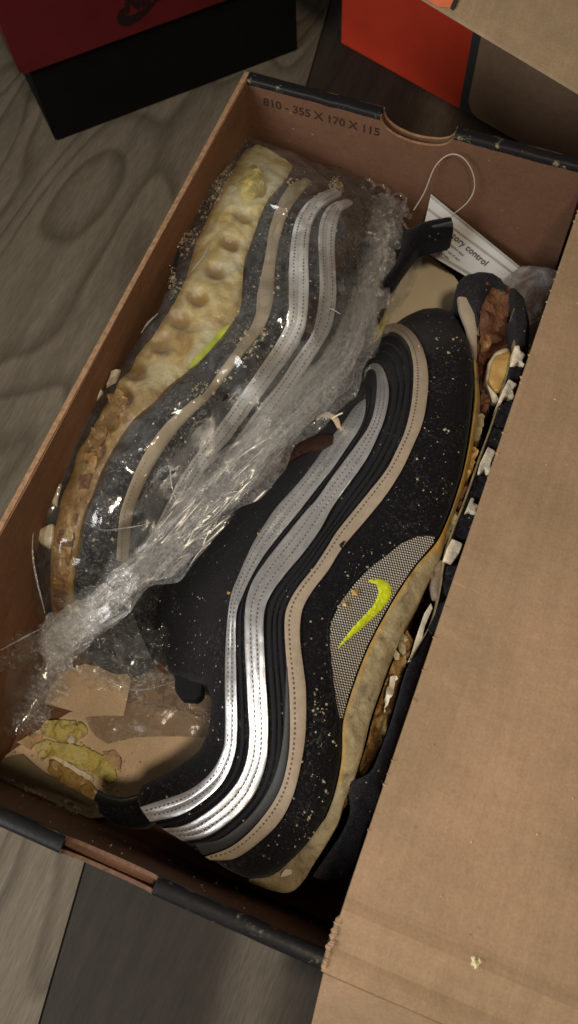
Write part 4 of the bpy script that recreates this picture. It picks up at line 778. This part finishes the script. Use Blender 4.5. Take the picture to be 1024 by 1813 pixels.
# crumbs on the box floor, near wall foot and lid: too many to count
r = np.random.default_rng(77); pos = []; siz = []
for i in range(150): p = P(r.uniform(0, 250), r.uniform(1330, 1470), 5); pos.append((p[0], max(p[1], Y0+8), 6.5)); siz.append(.2+1.0*r.random()**4)
for i in range(70): x = r.uniform(X0+5, X1-5); pos.append((x, Y0+6.0, r.uniform(30, 108))); siz.append(.2+.5*r.random()**4)
for c in ((P(10, 1380, 6), 60, 5), (P(60, 1415, 20), 25, 3), (P(120, 1432, 30), 25, 3.5)):
    for i in range(c[1]): pos.append((c[0][0]+r.normal(0, c[2]), max(c[0][1]+r.normal(0, c[2]*.5), Y0+6.5), c[0][2]+r.normal(0, 1))); siz.append(r.uniform(.4, 1.3))
V, F = rocks(pos, siz, 9); o = mesh("foam_crumbs", V, F, CRUMB, None, smooth=False, kind='stuff'); tag(o, "scattered pale foam crumbs inside the box near its end wall", "crumbs")
pos = []; siz = []
for i in range(130):
    d = r.uniform(2, 175); y = r.uniform(Y0+2, Y1-10); pos.append((X1+d*math.cos(tl), y, HB+.7-d*math.sin(tl))); siz.append(.12+.45*r.random()**5)
V, F = rocks(pos, siz, 10); o = mesh("lid_dust", V, F, CRUMB, None, smooth=False, kind='stuff'); tag(o, "fine pale crumbs sprinkled over the open brown lid", "crumbs")

# ------------------------------------------------------------------ black box with red lid, top left
rb = thing("shoe_box", "black shoe box with a dark red lid standing behind the brown box", "shoe box", (-242, 196, 0))
p0 = P(100, 252, 0); p1_ = P(528, 90, 0); ux = (p1_-p0)/np.linalg.norm(p1_-p0); uy = np.array([-ux[1], ux[0], 0.0])
BOXW = np.linalg.norm(p1_-p0)
BLK = m_plain("matt_black_board", (.0035, .0033, .003), .7, .2, 60, .1, .2, .08); RED = m_plain("dark_red_board", (.07, .005, .006), .5, .12, 30, .15, .3); REDD = m_plain("black_logo_print", (.010, .004, .004), .5, .1)
def rbox(name, a0, a1, b0, b1, z0, z1, mat, par, bev=1.0):
    c = [p0+ux*a+uy*b for a, b in ((a0, b0), (a1, b0), (a1, b1), (a0, b1))]; bm = bmesh.new()
    vs = [bm.verts.new((*(v[:2]*S), z*S)) for z in (z0, z1) for v in c]
    for f in ((0,3,2,1),(4,5,6,7),(0,1,5,4),(1,2,6,5),(2,3,7,6),(3,0,4,7)): bm.faces.new([vs[i] for i in f])
    bmesh.ops.bevel(bm, geom=list(bm.edges), offset=bev*S, segments=2, affect='EDGES')
    me = bpy.data.meshes.new(name); bm.to_mesh(me); bm.free(); me.materials.append(mat); o = bpy.data.objects.new(name, me); COL.objects.link(o); o.parent = par; o.location = -par.location; return o
rbox("box_body", 0, BOXW, 0, 330, .3, 118, BLK, rb)
rbox("lid", -6, BOXW+4, -6, 336, 58, 122, RED, rb, 1.6)
fo = p0+uy*(-6.15)
def onf(a, z): return fo+ux*a+np.array([0, 0, z])
# swoosh-like tick and lettering on the lid side
def fpx(x, y):                                 # pixel -> point on the lid's front plane
    d = RR.T @ np.array([(x-512)/FPX, -(y-906.5)/FPX, -1.0]); nrm = uy; t = ((fo-CC)@nrm)/(d@nrm); return CC+d*t
sw = [(207,30),(209,40),(216,46),(228,46),(245,38),(262,22),(280,0),(287,-10),(270,4),(250,18),(234,27),(222,28),(219,22),(222,12),(212,18)]
V = [fpx(*s_) for s_ in sw]; V = [v-uy*.2 for v in V]; mesh("logo_tick", V, [tuple(range(len(V)))[::-1]], REDD, rb, smooth=False)
q0 = fpx(221, 24); up_ = np.array([0, 0, 1.0]); text("logo_lettering", "NIKE", 13, REDD, q0-uy*.3, ux*.98+up_*.05, up_, rb, .25, .05, .5)

# ------------------------------------------------------------------ orange box with tan lid, top right
ob_ = thing("shoe_box", "orange and brown shoe box with a tan lid at the top right", "shoe box", (-95, 342, 0))
p0 = P(605, 75, 0); pe = P(815, 195, 0); ux = (pe-p0)/np.linalg.norm(pe-p0); uy = np.array([-ux[1], ux[0], 0.0])
ORG = m_plain("orange_red_board", (.44, .035, .012), .55, .1, 30, .1, .2); DKL = m_plain("dark_grey_outline", (.035, .035, .033), .6, .1); BRN = m_kraft("brown_box_side", (.24, .155, .10), .2); TANL = m_kraft("pale_tan_lid", (.38, .285, .185), .3)
wl = np.linalg.norm(pe-p0)
rbox("box_body", 0, 330, 0, 220, .3, 112, BRN, ob_)
fo = p0-uy*.25
def fpx2(x, y, e=0):
    d = RR.T @ np.array([(x-512)/FPX, -(y-906.5)/FPX, -1.0]); f0 = fo-uy*e; t = ((f0-CC)@uy)/(d@uy); return CC+d*t
def face_poly(nm, pts, mat, e): V = [fpx2(x, y, e) for x, y in pts]; mesh(nm, V, [tuple(range(len(V)))[::-1]], mat, ob_, smooth=False)
def fz(a, z, e=0): return fo+ux*a-uy*e+up_*z
mesh("orange_panel", [fz(0, 0, 0), fz(0, 111), fz(wl, 111), fz(wl, 6), fz(wl-1.5, 1)], [(0, 1, 2, 3, 4)[::-1]], ORG, ob_, smooth=False)
DKp = [fz(wl-1, 111, .2), fz(wl+4.5, 111, .2), fz(wl+4.5, 10, .2), fz(wl+8, 4, .2), fz(wl+16, 1, .2), fz(wl-1, 0, .2)]; mesh("panel_outline", DKp, [tuple(range(6))], DKL, ob_, smooth=False)
# lid: its front edge follows the traced line at height 112
e0 = P(757, 0, 116); e1 = P(1024, 160, 116); lx = (e1-e0)/np.linalg.norm(e1-e0); ly = np.array([-lx[1], lx[0], 0.0])
plate("lid", [e0-lx*130, e0+lx*260, e0+lx*260+ly*230, e0-lx*130+ly*230], TANL, ob_, 2.0, 10, 10, bend=lambda u, v, p: .3*float(h2(p[0]*.05, p[1]*.05)))
V = [P(740,-10,116.6), P(765,5,116.6), P(777,12,116.6), P(797,14,116.6), P(803,0,116.6), P(806,-15,116.6)]; mesh("lid_orange_corner", V, [tuple(range(6))[::-1]], m_plain("bright_orange_print", (.85, .22, .10), .5, .1), ob_, smooth=False)
V = [P(797,14,116.7), P(803,19,116.7), P(808,12,116.7), P(813,0,116.7), P(816,-15,116.7), P(806,-15,116.7), P(803,0,116.7)]; mesh("lid_outline", V, [tuple(range(7))], DKL, ob_, smooth=False)
